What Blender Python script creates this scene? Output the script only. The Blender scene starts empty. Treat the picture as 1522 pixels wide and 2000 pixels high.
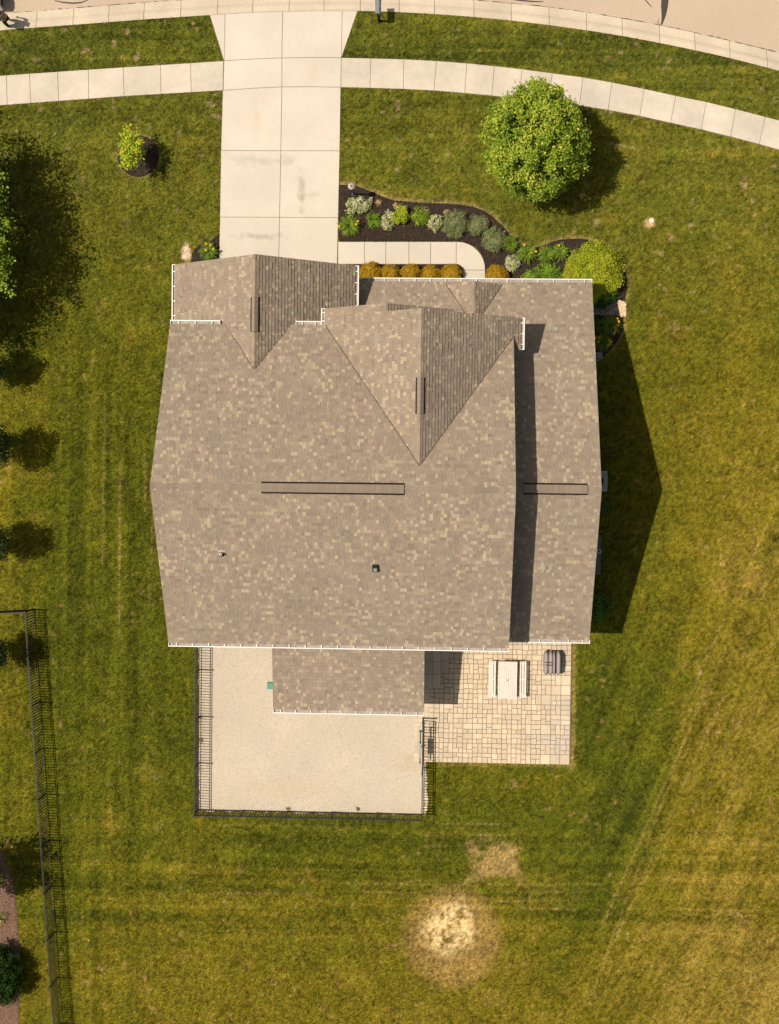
import bpy, bmesh, math, random
import numpy as np
from mathutils import Matrix, Vector

random.seed(7)
rng = np.random.default_rng(11)
S = bpy.context.scene
C = S.collection

# ------------------------------------------------------------------ camera
F_PX = 2820.0; CAM_H = 60.0; PPX, PPY = 761.0, 1000.0; NADIR = (868.0, 895.0); ROT = math.radians(.65)
_d = np.array([NADIR[0]-PPX, -(NADIR[1]-PPY), -F_PX]); _d /= np.linalg.norm(_d)
_up = -_d
_x = np.array([math.cos(ROT), -math.sin(ROT), 0]); _x -= _x.dot(_up)*_up; _x /= np.linalg.norm(_x)
_y = np.cross(_up, _x)
MB_ = np.array([_x, _y, _up])
cam_d = bpy.data.cameras.new('camera'); cam = bpy.data.objects.new('camera', cam_d); C.objects.link(cam)
cam.matrix_world = Matrix.Translation((0, 0, CAM_H)) @ Matrix([list(r) for r in MB_]).to_4x4()
cam_d.sensor_fit = 'HORIZONTAL'; cam_d.sensor_width = 36; cam_d.lens = F_PX/1522*36; cam_d.clip_end = 2000
S.camera = cam

def at(px, py, z=0.0):
    """survey helper: plan position (metres) of a point seen in the photograph, at height z"""
    r = MB_ @ np.array([px-PPX, -(py-PPY), -F_PX]); t = (z-CAM_H)/r[2]
    return float(r[0]*t), float(r[1]*t)
def at3(px, py, z=0.0):
    x, y = at(px, py, z); return (x, y, z)

# ------------------------------------------------------------------ light
w = bpy.data.worlds.new('World'); S.world = w; w.use_nodes = True
nt = w.node_tree; nt.nodes.clear()
wo = nt.nodes.new('ShaderNodeOutputWorld'); bg = nt.nodes.new('ShaderNodeBackground'); sky = nt.nodes.new('ShaderNodeTexSky')
sky.sky_type = 'NISHITA'; sky.sun_disc = False
SUN_T = (.447, -.014)                      # metres of shadow per metre of height, towards +x
elev = math.atan(1/math.hypot(*SUN_T))
sky.sun_elevation = elev; sky.sun_rotation = math.radians(270+1.8); sky.dust_density = 2.5; sky.air_density = 1.0
bg.inputs[1].default_value = .092
wb = nt.nodes.new('ShaderNodeVectorMath'); wb.operation = 'MULTIPLY'; wb.inputs[1].default_value = (1.12, .98, .74)   # the camera's warm white balance
nt.links.new(sky.outputs[0], wb.inputs[0]); nt.links.new(wb.outputs[0], bg.inputs[0]); nt.links.new(bg.outputs[0], wo.inputs[0])
sun_d = bpy.data.lights.new('sun', 'SUN'); sun_d.energy = 5.0; sun_d.angle = math.radians(.5); sun_d.color = (1, .875, .70)
sun = bpy.data.objects.new('sun', sun_d); C.objects.link(sun); sun.location = (-30, 0, 60)
sun.rotation_euler = Vector((SUN_T[0], SUN_T[1], -1)).to_track_quat('-Z', 'Y').to_euler()
S.view_settings.view_transform = 'Standard'; S.view_settings.look = 'None'
S.view_settings.gamma = 1; S.view_settings.exposure = 0; S.view_settings.use_curve_mapping = False

# ------------------------------------------------------------------ helpers
def link(o, parent=None):
    C.objects.link(o)
    if parent is not None: o.parent = parent
    return o
def tag(o, label=None, cat=None, group=None, kind=None):
    if label: o['label'] = label
    if cat: o['category'] = cat
    if group: o['group'] = group
    if kind: o['kind'] = kind
    return o
def empty(name, loc=(0, 0, 0), rz=0):
    o = bpy.data.objects.new(name, None); o.location = loc; o.rotation_euler = (0, 0, rz); o.empty_display_size = .2
    return link(o)
def set_cols(me, cols):
    a = me.color_attributes.new('Col', 'FLOAT_COLOR', 'CORNER')
    n = np.empty(len(me.polygons), dtype=np.int32); me.polygons.foreach_get('loop_total', n)
    c = np.repeat(np.asarray(cols, dtype=np.float32)[:, :3], n, axis=0)
    c = np.concatenate([c, np.ones((len(c), 1), np.float32)], 1)
    a.data.foreach_set('color', c.ravel())
def mk(name, verts, faces, mat, parent=None, cols=None, smooth=False):
    me = bpy.data.meshes.new(name); me.from_pydata([tuple(v) for v in verts], [], [tuple(f) for f in faces]); me.update()
    if mat: me.materials.append(mat)
    if cols is not None: set_cols(me, cols)
    if smooth: me.shade_smooth()
    return link(bpy.data.objects.new(name, me), parent)
def mk_np(name, V, per, mat, parent=None, cols=None):
    """V: (n*per,3) verts, each consecutive per verts one face"""
    n = len(V)//per
    me = bpy.data.meshes.new(name); me.vertices.add(len(V)); me.vertices.foreach_set('co', np.asarray(V, np.float32).ravel())
    me.loops.add(n*per); me.loops.foreach_set('vertex_index', np.arange(n*per, dtype=np.int32))
    me.polygons.add(n); me.polygons.foreach_set('loop_start', np.arange(0, n*per, per, dtype=np.int32))
    me.polygons.foreach_set('loop_total', np.full(n, per, np.int32))
    me.update(calc_edges=True)
    if mat: me.materials.append(mat)
    if cols is not None: set_cols(me, cols)
    return link(bpy.data.objects.new(name, me), parent)

class MB:
    def __init__(s): s.v = []; s.f = []; s.c = []
    def add(s, vs, fs, col=None):
        b = len(s.v); s.v += [tuple(p) for p in vs]; s.f += [tuple(b+i for i in f) for f in fs]; s.c += [col or (.5, .5, .5)]*len(fs); return s
    def box(s, x0, y0, z0, x1, y1, z1, col=None):
        x0, x1 = min(x0, x1), max(x0, x1); y0, y1 = min(y0, y1), max(y0, y1)
        vs = [(x0, y0, z0), (x1, y0, z0), (x1, y1, z0), (x0, y1, z0), (x0, y0, z1), (x1, y0, z1), (x1, y1, z1), (x0, y1, z1)]
        return s.add(vs, [(3, 2, 1, 0), (4, 5, 6, 7), (0, 1, 5, 4), (1, 2, 6, 5), (2, 3, 7, 6), (3, 0, 4, 7)], col)
    def bar(s, a, b, wd, ht, up=(0, 0, 1), col=None):
        a = Vector(a); b = Vector(b); d = (b-a).normalized(); u = Vector(up)
        if abs(d.dot(u)) > .99: u = Vector((0, 1, 0))
        r = d.cross(u).normalized(); u = r.cross(d)
        r *= wd/2; u *= ht/2
        vs = [a-r-u, a+r-u, a+r+u, a-r+u, b-r-u, b+r-u, b+r+u, b-r+u]
        return s.add(vs, [(3, 2, 1, 0), (4, 5, 6, 7), (0, 1, 5, 4), (1, 2, 6, 5), (2, 3, 7, 6), (3, 0, 4, 7)], col)
    def tube(s, pts, rad, n=8, cap=True, col=None):
        pts = [Vector(p) for p in pts]; vs = []; fs = []
        for i, p in enumerate(pts):
            d = (pts[min(i+1, len(pts)-1)]-pts[max(i-1, 0)]).normalized()
            u = Vector((0, 0, 1)) if abs(d.z) < .9 else Vector((1, 0, 0))
            r = d.cross(u).normalized(); u = r.cross(d)
            R = rad[i] if hasattr(rad, '__len__') else rad
            for k in range(n):
                t = 2*math.pi*k/n; vs.append(p+r*math.cos(t)*R+u*math.sin(t)*R)
        for i in range(len(pts)-1):
            for k in range(n):
                k2 = (k+1) % n; fs.append((i*n+k2, i*n+k, (i+1)*n+k, (i+1)*n+k2))
        if cap: fs += [tuple(range(n)), tuple(reversed(range((len(pts)-1)*n, len(pts)*n)))]
        return s.add(vs, fs, col)
    def prism(s, poly, z0, z1, col=None):
        n = len(poly); vs = [(p[0], p[1], z0) for p in poly]+[(p[0], p[1], z1) for p in poly]
        return s.add(vs, [tuple(reversed(range(n))), tuple(range(n, 2*n))]+[(i, (i+1) % n, n+(i+1) % n, n+i) for i in range(n)], col)
    def build(s, name, mat, parent=None, cols=False, smooth=False):
        return mk(name, s.v, s.f, mat, parent, s.c if cols else None, smooth)

def ccw(poly):
    a = sum(poly[i][0]*poly[(i+1) % len(poly)][1]-poly[(i+1) % len(poly)][0]*poly[i][1] for i in range(len(poly)))
    return poly if a > 0 else poly[::-1]
def inset(poly, d):
    poly = ccw([(p[0], p[1]) for p in poly]); n = len(poly); out = []
    for i in range(n):
        p0 = Vector(poly[i-1]); p1 = Vector(poly[i]); p2 = Vector(poly[(i+1) % n])
        e1 = (p1-p0).normalized(); e2 = (p2-p1).normalized()
        n1 = Vector((-e1.y, e1.x)); n2 = Vector((-e2.y, e2.x)); m = n1+n2; k = max(.35, 1+n1.dot(n2))
        out.append(tuple(p1+m*(d/k)))
    return out
def slab(name, poly, z0, z1, gap, mat, parent, bev=.008):
    """raised piece with a small chamfer"""
    a = inset(poly, gap); b = inset(poly, gap+bev); n = len(a)
    vs = [(p[0], p[1], z0) for p in a]+[(p[0], p[1], z1-bev) for p in a]+[(p[0], p[1], z1) for p in b]
    fs = [tuple(range(2*n, 3*n))]
    for i in range(n):
        j = (i+1) % n; fs += [(i, j, n+j, n+i), (n+i, n+j, 2*n+j, 2*n+i)]
    return mk(name, vs, fs, mat, parent)
def inpoly(X, Y, poly):
    r = np.zeros(X.shape, bool); n = len(poly)
    for i in range(n):
        x1, y1 = poly[i][:2]; x2, y2 = poly[(i+1) % n][:2]
        if y1 == y2: continue
        c = (y1 > Y) != (y2 > Y); xi = (x2-x1)*(Y-y1)/(y2-y1)+x1; r ^= c & (X < xi)
    return r

# value noise
_lat = np.random.default_rng(5).random((256, 256)).astype(np.float32)
def vn(x, y, seed=0):
    x = x+seed*17.31; y = y+seed*9.77
    xi = np.floor(x).astype(int); yi = np.floor(y).astype(int); fx = x-xi; fy = y-yi
    fx = fx*fx*(3-2*fx); fy = fy*fy*(3-2*fy)
    g = lambda a, b: _lat[(xi+a) & 255, (yi+b) & 255]
    return (g(0, 0)*(1-fx)+g(1, 0)*fx)*(1-fy)+(g(0, 1)*(1-fx)+g(1, 1)*fx)*fy
def fbm(x, y, o=4, seed=0):
    a = 0; s = 0; k = 1.0
    for i in range(o): a = a+k*vn(x*2**i, y*2**i, seed+i*3); s += k; k *= .55
    return a/s

# ------------------------------------------------------------------ materials
def mat(name, col=(.5, .5, .5), rough=.8, attr=False, noise=None, bump=None, rand=0, metal=0, trans=0, spec=.3, stain=None):
    """noise=(scale, amount[, scale2, amount2]) multiplies the colour; bump=(scale,strength,distance)"""
    m = bpy.data.materials.new(name); m.use_nodes = True; n = m.node_tree.nodes; L = m.node_tree.links
    b = n['Principled BSDF']; b.inputs['Roughness'].default_value = rough; b.inputs['Metallic'].default_value = metal
    b.inputs['Specular IOR Level'].default_value = spec
    tc = n.new('ShaderNodeTexCoord')
    if attr:
        a = n.new('ShaderNodeAttribute'); a.attribute_name = 'Col'; cur = a.outputs['Color']
    else:
        a = n.new('ShaderNodeRGB'); a.outputs[0].default_value = (*col, 1); cur = a.outputs[0]
    def mul(fac_socket, amt):
        nonlocal cur
        mr = n.new('ShaderNodeMapRange'); mr.inputs[1].default_value = .25; mr.inputs[2].default_value = .75
        mr.inputs[3].default_value = 1-amt; mr.inputs[4].default_value = 1+amt; mr.clamp = False
        L.new(fac_socket, mr.inputs[0])
        vm = n.new('ShaderNodeVectorMath'); vm.operation = 'SCALE'; L.new(cur, vm.inputs[0]); L.new(mr.outputs[0], vm.inputs['Scale']); cur = vm.outputs[0]
    if noise:
        for i in range(0, len(noise), 2):
            t = n.new('ShaderNodeTexNoise'); t.inputs['Scale'].default_value = noise[i]; t.inputs['Detail'].default_value = 5
            L.new(tc.outputs['Object'], t.inputs['Vector']); mul(t.outputs['Fac'], noise[i+1])
    if rand:
        oi = n.new('ShaderNodeObjectInfo'); mr = n.new('ShaderNodeMapRange'); mr.inputs[3].default_value = 1-rand; mr.inputs[4].default_value = 1+rand
        L.new(oi.outputs['Random'], mr.inputs[0])
        vm = n.new('ShaderNodeVectorMath'); vm.operation = 'SCALE'; L.new(cur, vm.inputs[0]); L.new(mr.outputs[0], vm.inputs['Scale']); cur = vm.outputs[0]
    if stain:      # list of (x, y, rx, ry, colour, strength): worn or dirty marks with a shape of their own
        for (sx, sy, rx, ry, sc, st) in stain:
            mp = n.new('ShaderNodeMapping'); mp.vector_type = 'TEXTURE'; mp.inputs['Location'].default_value = (sx, sy, 0); mp.inputs['Scale'].default_value = (rx, ry, 1)
            L.new(tc.outputs['Object'], mp.inputs['Vector'])
            sep = n.new('ShaderNodeSeparateXYZ'); L.new(mp.outputs[0], sep.inputs[0]); cmb = n.new('ShaderNodeCombineXYZ')
            L.new(sep.outputs[0], cmb.inputs[0]); L.new(sep.outputs[1], cmb.inputs[1])
            ln = n.new('ShaderNodeVectorMath'); ln.operation = 'LENGTH'; L.new(cmb.outputs[0], ln.inputs[0])
            t = n.new('ShaderNodeTexNoise'); t.inputs['Scale'].default_value = 3.5; t.inputs['Detail'].default_value = 6; L.new(tc.outputs['Object'], t.inputs['Vector'])
            ad = n.new('ShaderNodeMath'); ad.operation = 'MULTIPLY_ADD'; ad.inputs[1].default_value = 2.4; L.new(t.outputs['Fac'], ad.inputs[0]); ad.inputs[2].default_value = -1.2
            a2 = n.new('ShaderNodeMath'); a2.operation = 'ADD'; L.new(ln.outputs['Value'], a2.inputs[0]); L.new(ad.outputs[0], a2.inputs[1])
            mr = n.new('ShaderNodeMapRange'); mr.inputs[1].default_value = .15; mr.inputs[2].default_value = 1.0; mr.inputs[3].default_value = st; mr.inputs[4].default_value = 0
            L.new(a2.outputs[0], mr.inputs[0])
            mx = n.new('ShaderNodeMix'); mx.data_type = 'RGBA'; L.new(mr.outputs[0], mx.inputs[0]); L.new(cur, mx.inputs[6]); mx.inputs[7].default_value = (*sc, 1); cur = mx.outputs[2]
    L.new(cur, b.inputs['Base Color'])
    if bump:
        t = n.new('ShaderNodeTexNoise'); t.inputs['Scale'].default_value = bump[0]; t.inputs['Detail'].default_value = 6
        L.new(tc.outputs['Object'], t.inputs['Vector'])
        bp = n.new('ShaderNodeBump'); bp.inputs['Strength'].default_value = bump[1]; bp.inputs['Distance'].default_value = bump[2]
        L.new(t.outputs['Fac'], bp.inputs['Height']); L.new(bp.outputs[0], b.inputs['Normal'])
    if trans:
        tr = n.new('ShaderNodeBsdfTranslucent'); L.new(cur, tr.inputs['Color']); ms = n.new('ShaderNodeMixShader'); ms.inputs[0].default_value = trans
        L.new(b.outputs[0], ms.inputs[1]); L.new(tr.outputs[0], ms.inputs[2]); L.new(ms.outputs[0], n['Material Output'].inputs['Surface'])
    return m

def stn(px, py, rx, ry, c=(.26, .21, .165), s=.5):
    x, y = at(px, py); return (x, y, rx, ry, c, s)
M = {}
M['concrete'] = mat('concrete', (.515, .475, .425), .85, noise=(.5, .08, 9, .04, 90, .05), bump=(120, .25, .01), rand=.05,
    stain=[stn(500, 313, 1.2, .3, s=.30), stn(590, 375, .22, 1.0, s=.55), stn(512, 462, 1.4, .16, s=.45), stn(558, 312, .5, .3, s=.3), stn(612, 380, .5, .2, s=.25), stn(502, 230, .25, 1.0, (.5, .36, .2), .3), stn(612, 140, .3, .6, (.5, .36, .2), .25)])
M['walk'] = mat('walk_concrete', (.495, .45, .392), .88, noise=(.9, .12, 5, .06, 60, .07), bump=(90, .3, .01), rand=.05)
M['kerb'] = mat('kerb_concrete', (.49, .43, .35), .88, noise=(.8, .12, 12, .08, 70, .06), bump=(90, .3, .01), rand=.05)
M['joint'] = mat('joint_dirt', (.19, .135, .095), .95, noise=(20, .3))
M['road'] = mat('road_aggregate', (.43, .35, .28), .95, noise=(.4, .05, 25, .10, 140, .28), bump=(160, .5, .01))
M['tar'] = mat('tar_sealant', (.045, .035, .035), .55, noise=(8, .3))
M['shingle'] = mat('shingle', attr=True, rough=.95, noise=(.7, .06, 55, .10, 210, .12), bump=(260, .35, .004), spec=.15)
M['shadow_underlay'] = mat('roof_shadow_underlay', (.075, .058, .046), .95)  # dark deck top showing through course gaps, painted in as their shadow lines
M['ridge_dark'] = mat('vent_baffle', (.018, .014, .012), .8)
M['white'] = mat('white_aluminium', (.70, .685, .67), .45, noise=(3, .03), spec=.4)
M['gutter_floor'] = mat('gutter_dirt_and_shade', (.33, .29, .28), .8, noise=(3, .3, 20, .3))  # dirt tone, darkened further for the shade inside the trough
M['trim'] = mat('rake_trim', (.55, .50, .44), .6, noise=(5, .05))
M['siding'] = mat('siding', (.45, .42, .38), .7, noise=(2, .06))
M['stone'] = mat('stone_veneer', (.30, .26, .22), .9, noise=(6, .3), bump=(8, .6, .03))
M['soil'] = mat('mulch_soil', (.030, .021, .017), 1, noise=(6, .25, 60, .4), bump=(50, .8, .03))
M['mulch'] = mat('mulch_chips', attr=True, rough=1, spec=.1)
M['gravel'] = mat('pea_gravel_bed', (.51, .455, .38), .95, noise=(.5, .07, 14, .05, 110, .2), bump=(110, .9, .015), stain=[stn(800, 1490, .6, .6, (.42, .30, .17), .35), stn(560, 1540, 2.6, .5, (.50, .37, .22), .3), stn(395, 1420, .2, 2.2, (.42, .30, .17), .3)])
M['pebble'] = mat('pebbles', attr=True, rough=.9)
M['paver'] = mat('paver_concrete', attr=True, rough=.9, noise=(1.3, .10, 14, .07, 120, .08), bump=(90, .3, .006))
M['black'] = mat('black_metal', (.020, .019, .019), .55, noise=(10, .1), spec=.3)
M['plastic_black'] = mat('black_plastic', (.02, .02, .02), .6)
M['leaf'] = mat('leaf', attr=True, rough=.65, trans=.2, spec=.12)
M['leaf2'] = mat('waxy_leaf', attr=True, rough=.8, trans=.12, spec=.06)
M['grass'] = mat('grass_blade', attr=True, rough=.8, trans=.25, spec=.12)
M['lawn'] = mat('lawn_soil', attr=True, rough=1, noise=(6, .10, 22, .22, 60, .25), bump=(40, .8, .04), spec=.05)
M['bark'] = mat('bark', (.14, .11, .085), .9, noise=(20, .3), bump=(30, .6, .01))
M['petal'] = mat('petal', (.75, .42, .02), .6, trans=.2)
M['glass'] = mat('window_glass', (.03, .035, .04), .08, spec=.8)
M['ac_grey'] = mat('unit_grey', (.24, .27, .265), .55, noise=(5, .05))
M['green'] = mat('green_plastic', (.06, .25, .16), .5)
M['teal'] = mat('teal_plastic', (.02, .13, .12), .5)
M['cushion'] = mat('grey_fabric', (.30, .265, .27), .9, noise=(30, .12), bump=(60, .3, .01))
M['white_resin'] = mat('white_resin', (.64, .59, .56), .5, noise=(6, .04))
M['lamp_top'] = mat('brushed_grey', (.40, .36, .33), .5, noise=(30, .2))
M['mailbox'] = mat('mailbox_grey', (.16, .18, .20), .5, noise=(14, .1))
M['car'] = mat('white_car_paint', (.75, .77, .78), .3, spec=.6)
M['tyre'] = mat('tyre_rubber', (.02, .02, .02), .9)
M['cover'] = mat('valve_cover', (.75, .62, .50), .6)

# ================================================================== THE SETTING
# street edges (grass side and asphalt side of the kerb)
GE = [(-260, 92), (-120, 74), (0, 59), (144, 48.6), (282, 37.8), (409, 29.6), (480, 24.5), (560, 21.8), (633, 21), (700, 21), (780, 23.5), (850, 27.4), (926, 33), (1000, 40), (1073, 49), (1146, 59), (1216, 70), (1289, 84), (1358, 98), (1430, 114), (1522, 138), (1640, 172), (1800, 225)]
RE = [(-260, 55), (-120, 40), (0, 25.5), (141, 14.8), (210, 9), (328, 0), (410, -5), (480, -9), (560, -12), (633, -14), (700, -14), (780, -12), (850, -7.5), (943, 0), (1075, 12.4), (1150, 23), (1221, 35.3), (1291, 47.7), (1360, 62.5), (1433, 80), (1522, 101), (1640, 136), (1800, 189)]
def interp(line, px): return float(np.interp(px, [p[0] for p in line], [p[1] for p in line]))
def interp_s(line, px):   # smoothed
    return sum(interp(line, px+d) for d in (-40, -20, 0, 20, 40))/5
GEw = [at(x, interp_s(GE, x)) for x in range(-200, 1741, 40)]
REw = [at(x, interp_s(RE, x)) for x in range(-200, 1741, 40)]
# kerb, one block per pour
kerb = MB()
bed = [(x, y, -.20) for x, y in GEw]
for i in range(len(GEw)-1):
    kerb.add([(*GEw[i], -.03), (*REw[i], -.135), (*REw[i+1], -.135), (*GEw[i+1], -.03)], [(0, 1, 2, 3)])
kerb_o = tag(kerb.build('kerb', M['joint']), kind='structure')
KJ = [-145, -73, -1, 71, 143, 212, 281, 353, 425, 494, 565, 633, 704, 780, 849, 926, 999, 1073, 1146, 1216, 1289, 1358, 1426, 1499, 1570, 1640, 1700]
PROF = [(0, .03), (.10, .045), (.30, .040), (.42, .0), (.55, -.062), (.72, -.088), (1, -.098)]
for a, b in zip(KJ[:-1], KJ[1:]):
    vs = []; fs = []; n = len(PROF)
    for k in range(4):
        px = a+.45+(b-a-.9)*k/3
        G = Vector(at(px, interp_s(GE, px))); R = Vector(at(px, interp_s(RE, px)))
        for s_, z in PROF: p = G.lerp(R, s_); vs.append((p.x, p.y, z))
    for k in range(3):
        for j in range(n-1): fs.append((k*n+j, k*n+j+1, (k+1)*n+j+1, (k+1)*n+j))
    m0 = len(vs)
    vs += [(v[0], v[1], v[2]-.1) for v in vs[:m0]]
    for k in range(3): fs += [(k*n, (k+1)*n, m0+(k+1)*n, m0+k*n), (k*n+n-1, m0+k*n+n-1, m0+(k+1)*n+n-1, (k+1)*n+n-1)]
    for j in range(n-1): fs += [(j, m0+j, m0+j+1, j+1), (3*n+j, 3*n+j+1, m0+3*n+j+1, m0+3*n+j)]
    mk('kerb_block', vs, fs, M['kerb'], kerb_o)
# road
far = [(x, y+9.5, ) for x, y in REw]
rv = [(x, y, -.105) for x, y in REw]+[(x, y, -.105) for x, y in far]
nR = len(REw)
road = mk('road', rv, [(i, i+1, nR+i+1, nR+i) for i in range(nR-1)], M['road']); tag(road, kind='structure')
def flat_shape(name, pts, z, m, parent, th=.006):
    b = MB(); b.prism(ccw([at(*p) for p in pts]), z-th, z); return b.build(name, m, parent)
def ribbon(name, pts, wd, z, m, parent):
    P_ = [Vector(at(*p)) for p in pts]; vs = []
    for i, p in enumerate(P_):
        d = (P_[min(i+1, len(P_)-1)]-P_[max(0, i-1)]).normalized(); nn = Vector((-d.y, d.x)); ww = wd[i] if hasattr(wd, '__len__') else wd
        vs += [(*(p-nn*ww/2), z), (*(p+nn*ww/2), z)]
    fs = [(2*i, 2*i+2, 2*i+3, 2*i+1) for i in range(len(P_)-1)]
    return mk(name, vs, fs, m, parent)
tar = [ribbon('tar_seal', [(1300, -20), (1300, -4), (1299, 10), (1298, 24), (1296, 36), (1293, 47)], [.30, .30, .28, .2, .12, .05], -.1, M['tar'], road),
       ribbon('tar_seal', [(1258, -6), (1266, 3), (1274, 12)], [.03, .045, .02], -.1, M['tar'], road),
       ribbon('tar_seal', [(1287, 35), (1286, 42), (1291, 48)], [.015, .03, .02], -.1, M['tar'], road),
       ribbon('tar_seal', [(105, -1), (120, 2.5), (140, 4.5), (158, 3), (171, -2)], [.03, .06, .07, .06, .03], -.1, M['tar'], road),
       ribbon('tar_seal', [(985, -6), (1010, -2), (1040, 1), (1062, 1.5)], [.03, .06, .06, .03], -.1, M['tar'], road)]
# crumbled joint between kerb and asphalt
jb = MB()
for i in range(260):
    px = -190+i*7.2; 
    if rng.random() < .2: continue
    a = Vector(at(px, interp_s(RE, px)-.6)); b = Vector(at(px+7, interp_s(RE, px+7)-.6)); ww = .012+.035*rng.random()**2
    d = (b-a).normalized(); nn = Vector((-d.y, d.x))
    jb.add([(*(a-nn*ww*.3), -.1005), (*(b-nn*ww*.3), -.1005), (*(b+nn*ww*.7), -.1005), (*(a+nn*ww*.7), -.1005)], [(0, 1, 2, 3)])
tag(jb.build('joint_filler', M['tar'], road), kind='stuff')

# sidewalk
def side_edges(px):
    T = [(-200, 163), (0, 147.8), (190, 134.7), (437, 119), (551, 113), (667, 112.7), (725, 114), (789, 115.6), (853, 119), (912, 123.6), (966, 129), (1020, 135), (1079, 143), (1139, 151), (1196, 161), (1259, 173.5), (1320, 187), (1380, 199), (1437, 213), (1495, 228), (1560, 245), (1720, 292)]
    B = [(-200, 222), (0, 206), (243, 188), (436, 176.7), (551, 169.8), (666, 170.5), (723, 172), (788, 174), (848, 177), (908, 182), (961, 187), (1020, 193.5), (1075, 199), (1132, 206), (1188, 215), (1250, 226.5), (1310, 240), (1370, 253), (1427, 267), (1483, 281.5), (1550, 301), (1700, 350)]
    return interp(T, px), interp(B, px)
walk_poly = [at(x, side_edges(x)[0]) for x in range(-180, 1701, 20)]+[at(x-3 if x > 900 else x, side_edges(x)[1]) for x in range(1700, -181, -20)]
sw = MB(); sw.prism(ccw(walk_poly), -.05, .006); sidewalk = tag(sw.build('sidewalk', M['joint']), kind='structure')
SJ = [(-170, -170), (-110, -110), (-52, -52), (13, 14.5), (58, 60.5), (113, 115), (173, 173.5), (241, 243), (314, 315), (372, 374), (437, 436)]
SJR = [(667, 666), (725, 723), (789, 788), (853, 848), (912, 908), (966, 961), (1020, 1015), (1079, 1073), (1139, 1132), (1196, 1188), (1259, 1250), (1320, 1310), (1380, 1370), (1437, 1427), (1495, 1483), (1560, 1545), (1625, 1607), (1690, 1668)]
for J in (SJ, SJR):
    for (a, a2), (b, b2) in zip(J[:-1], J[1:]):
        m_, m2 = (a+b)/2, (a2+b2)/2
        slab('slab', [at(a, side_edges(a)[0]), at(m_, side_edges(m_)[0]), at(b, side_edges(b)[0]), at(b2, side_edges(b2)[1]), at(m2, side_edges(m2)[1]), at(a2, side_edges(a2)[1])], -.02, .035, .007, M['walk'], sidewalk)
# driveway
ge = lambda x: interp_s(GE, x)
drive_out = [(410, ge(410)), (480, ge(480)), (552, ge(552)), (620, ge(620)), (699, ge(699)), (667, 112.7), (666, 170.5), (664, 295), (661, 425), (660, 472), (659, 560), (427, 560), (430, 425), (432, 295), (435.5, 176.7), (437, 119)]
dr = MB(); dr.prism(ccw([at(*p) for p in drive_out]), -.05, .008); driveway = tag(dr.build('driveway', M['joint']), kind='structure')
T_ = lambda x: side_edges(x)[0]; B_ = lambda x: side_edges(x)[1]
for poly in [[(410, ge(410)), (440, ge(440)), (438.5, T_(438))],
             [(440, ge(440)), (500, ge(500)), (552.5, ge(552)), (551, 113.2), (495, 115.5), (438.5, T_(438))],
             [(552.5, ge(552)), (610, ge(610)), (669, ge(669)), (667, 112.7), (610, 112.3), (551, 113.2)],
             [(669, ge(669)), (699, ge(699)), (667, 112.7)],
             [(438, 119), (495, 115.5), (551, 113.2), (551, 169.8), (495, 172.5), (436.5, 176.7)],
             [(551, 113.2), (610, 112.3), (667, 112.7), (666, 170.5), (610, 169.5), (551, 169.8)],
             [(435.5, 176.7), (495, 172.5), (551, 169.8), (549, 294.5), (432, 294)],
             [(551, 169.8), (610, 169.5), (666, 170.5), (664, 294.5), (549, 294.5)],
             [(432, 294), (549, 294.5), (546.5, 424.5), (430, 424)], [(549, 294.5), (664, 294.5), (661, 425), (546.5, 424.5)],
             [(430, 424), (546.5, 424.5), (544, 556), (427, 556)], [(546.5, 424.5), (661, 425), (660, 472), (658, 556), (544, 556)]]:
    slab('slab', [at(*p) for p in poly], -.02, .037, .008, M['concrete'], driveway)
# front walk
arc = [(893+55*math.sin(t)*1.0, 526-54*math.cos(t)) for t in np.linspace(.05, math.pi/2, 9)]
fw_out = [(660.5, 472), (893, 472)]+arc+[(948, 596), (904, 596), (904, 528), (902, 521), (895, 516), (660, 516)]
fw = MB(); fw.prism(ccw([at(*p) for p in fw_out]), -.05, .009); walkway = tag(fw.build('front_walk', M['joint']), kind='structure')
xs = [660.5, 712, 754, 799, 841.5, 891.5]
for a, b in zip(xs[:-1], xs[1:]): slab('slab', [at(a, 472), at(b, 472), at(b, 516), at(a, 516)], -.02, .038, .008, M['concrete'], walkway)
slab('slab', [at(*p) for p in [(891.5, 472)]+arc+[(948, 527.5), (904, 527.5), (902, 521), (896.5, 516.5), (891.5, 516)]], -.02, .038, .008, M['concrete'], walkway)
slab('slab', [at(*p) for p in [(948, 527.5), (948, 596), (904, 596), (904, 527.5)]], -.02, .038, .008, M['concrete'], walkway)

# planting beds (dark mulch)
def smooth(pts, k=5):
    n = len(pts); out = []
    for i in range(n-1):
        p0 = pts[max(i-1, 0)]; p1 = pts[i]; p2 = pts[i+1]; p3 = pts[min(i+2, n-1)]
        for j in range(k):
            t = j/k; out.append(tuple(.5*((2*p1[a])+(-p0[a]+p2[a])*t+(2*p0[a]-5*p1[a]+4*p2[a]-p3[a])*t*t+(-p0[a]+3*p1[a]-3*p2[a]+p3[a])*t**3) for a in (0, 1)))
    return out+[pts[-1]]
bed_edge = smooth([(662, 361), (688, 361), (706, 367), (730, 376), (762, 389), (790, 393), (830, 396), (880, 398), (920, 403), (948, 413), (968, 428), (988, 448), (1004, 468), (1020, 479), (1042, 483), (1062, 479), (1085, 470), (1120, 466), (1150, 468), (1176, 477), (1196, 490), (1212, 508), (1222, 532), (1225, 560), (1221, 588), (1218, 620), (1216, 645), (1205, 668), (1192, 684), (1180, 695)])
bed_main = bed_edge+[(1176, 702), (1120, 702), (1120, 570), (948, 600), (948, 520), (944, 500), (930, 483), (905, 472.5), (662, 472.5)]
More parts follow.
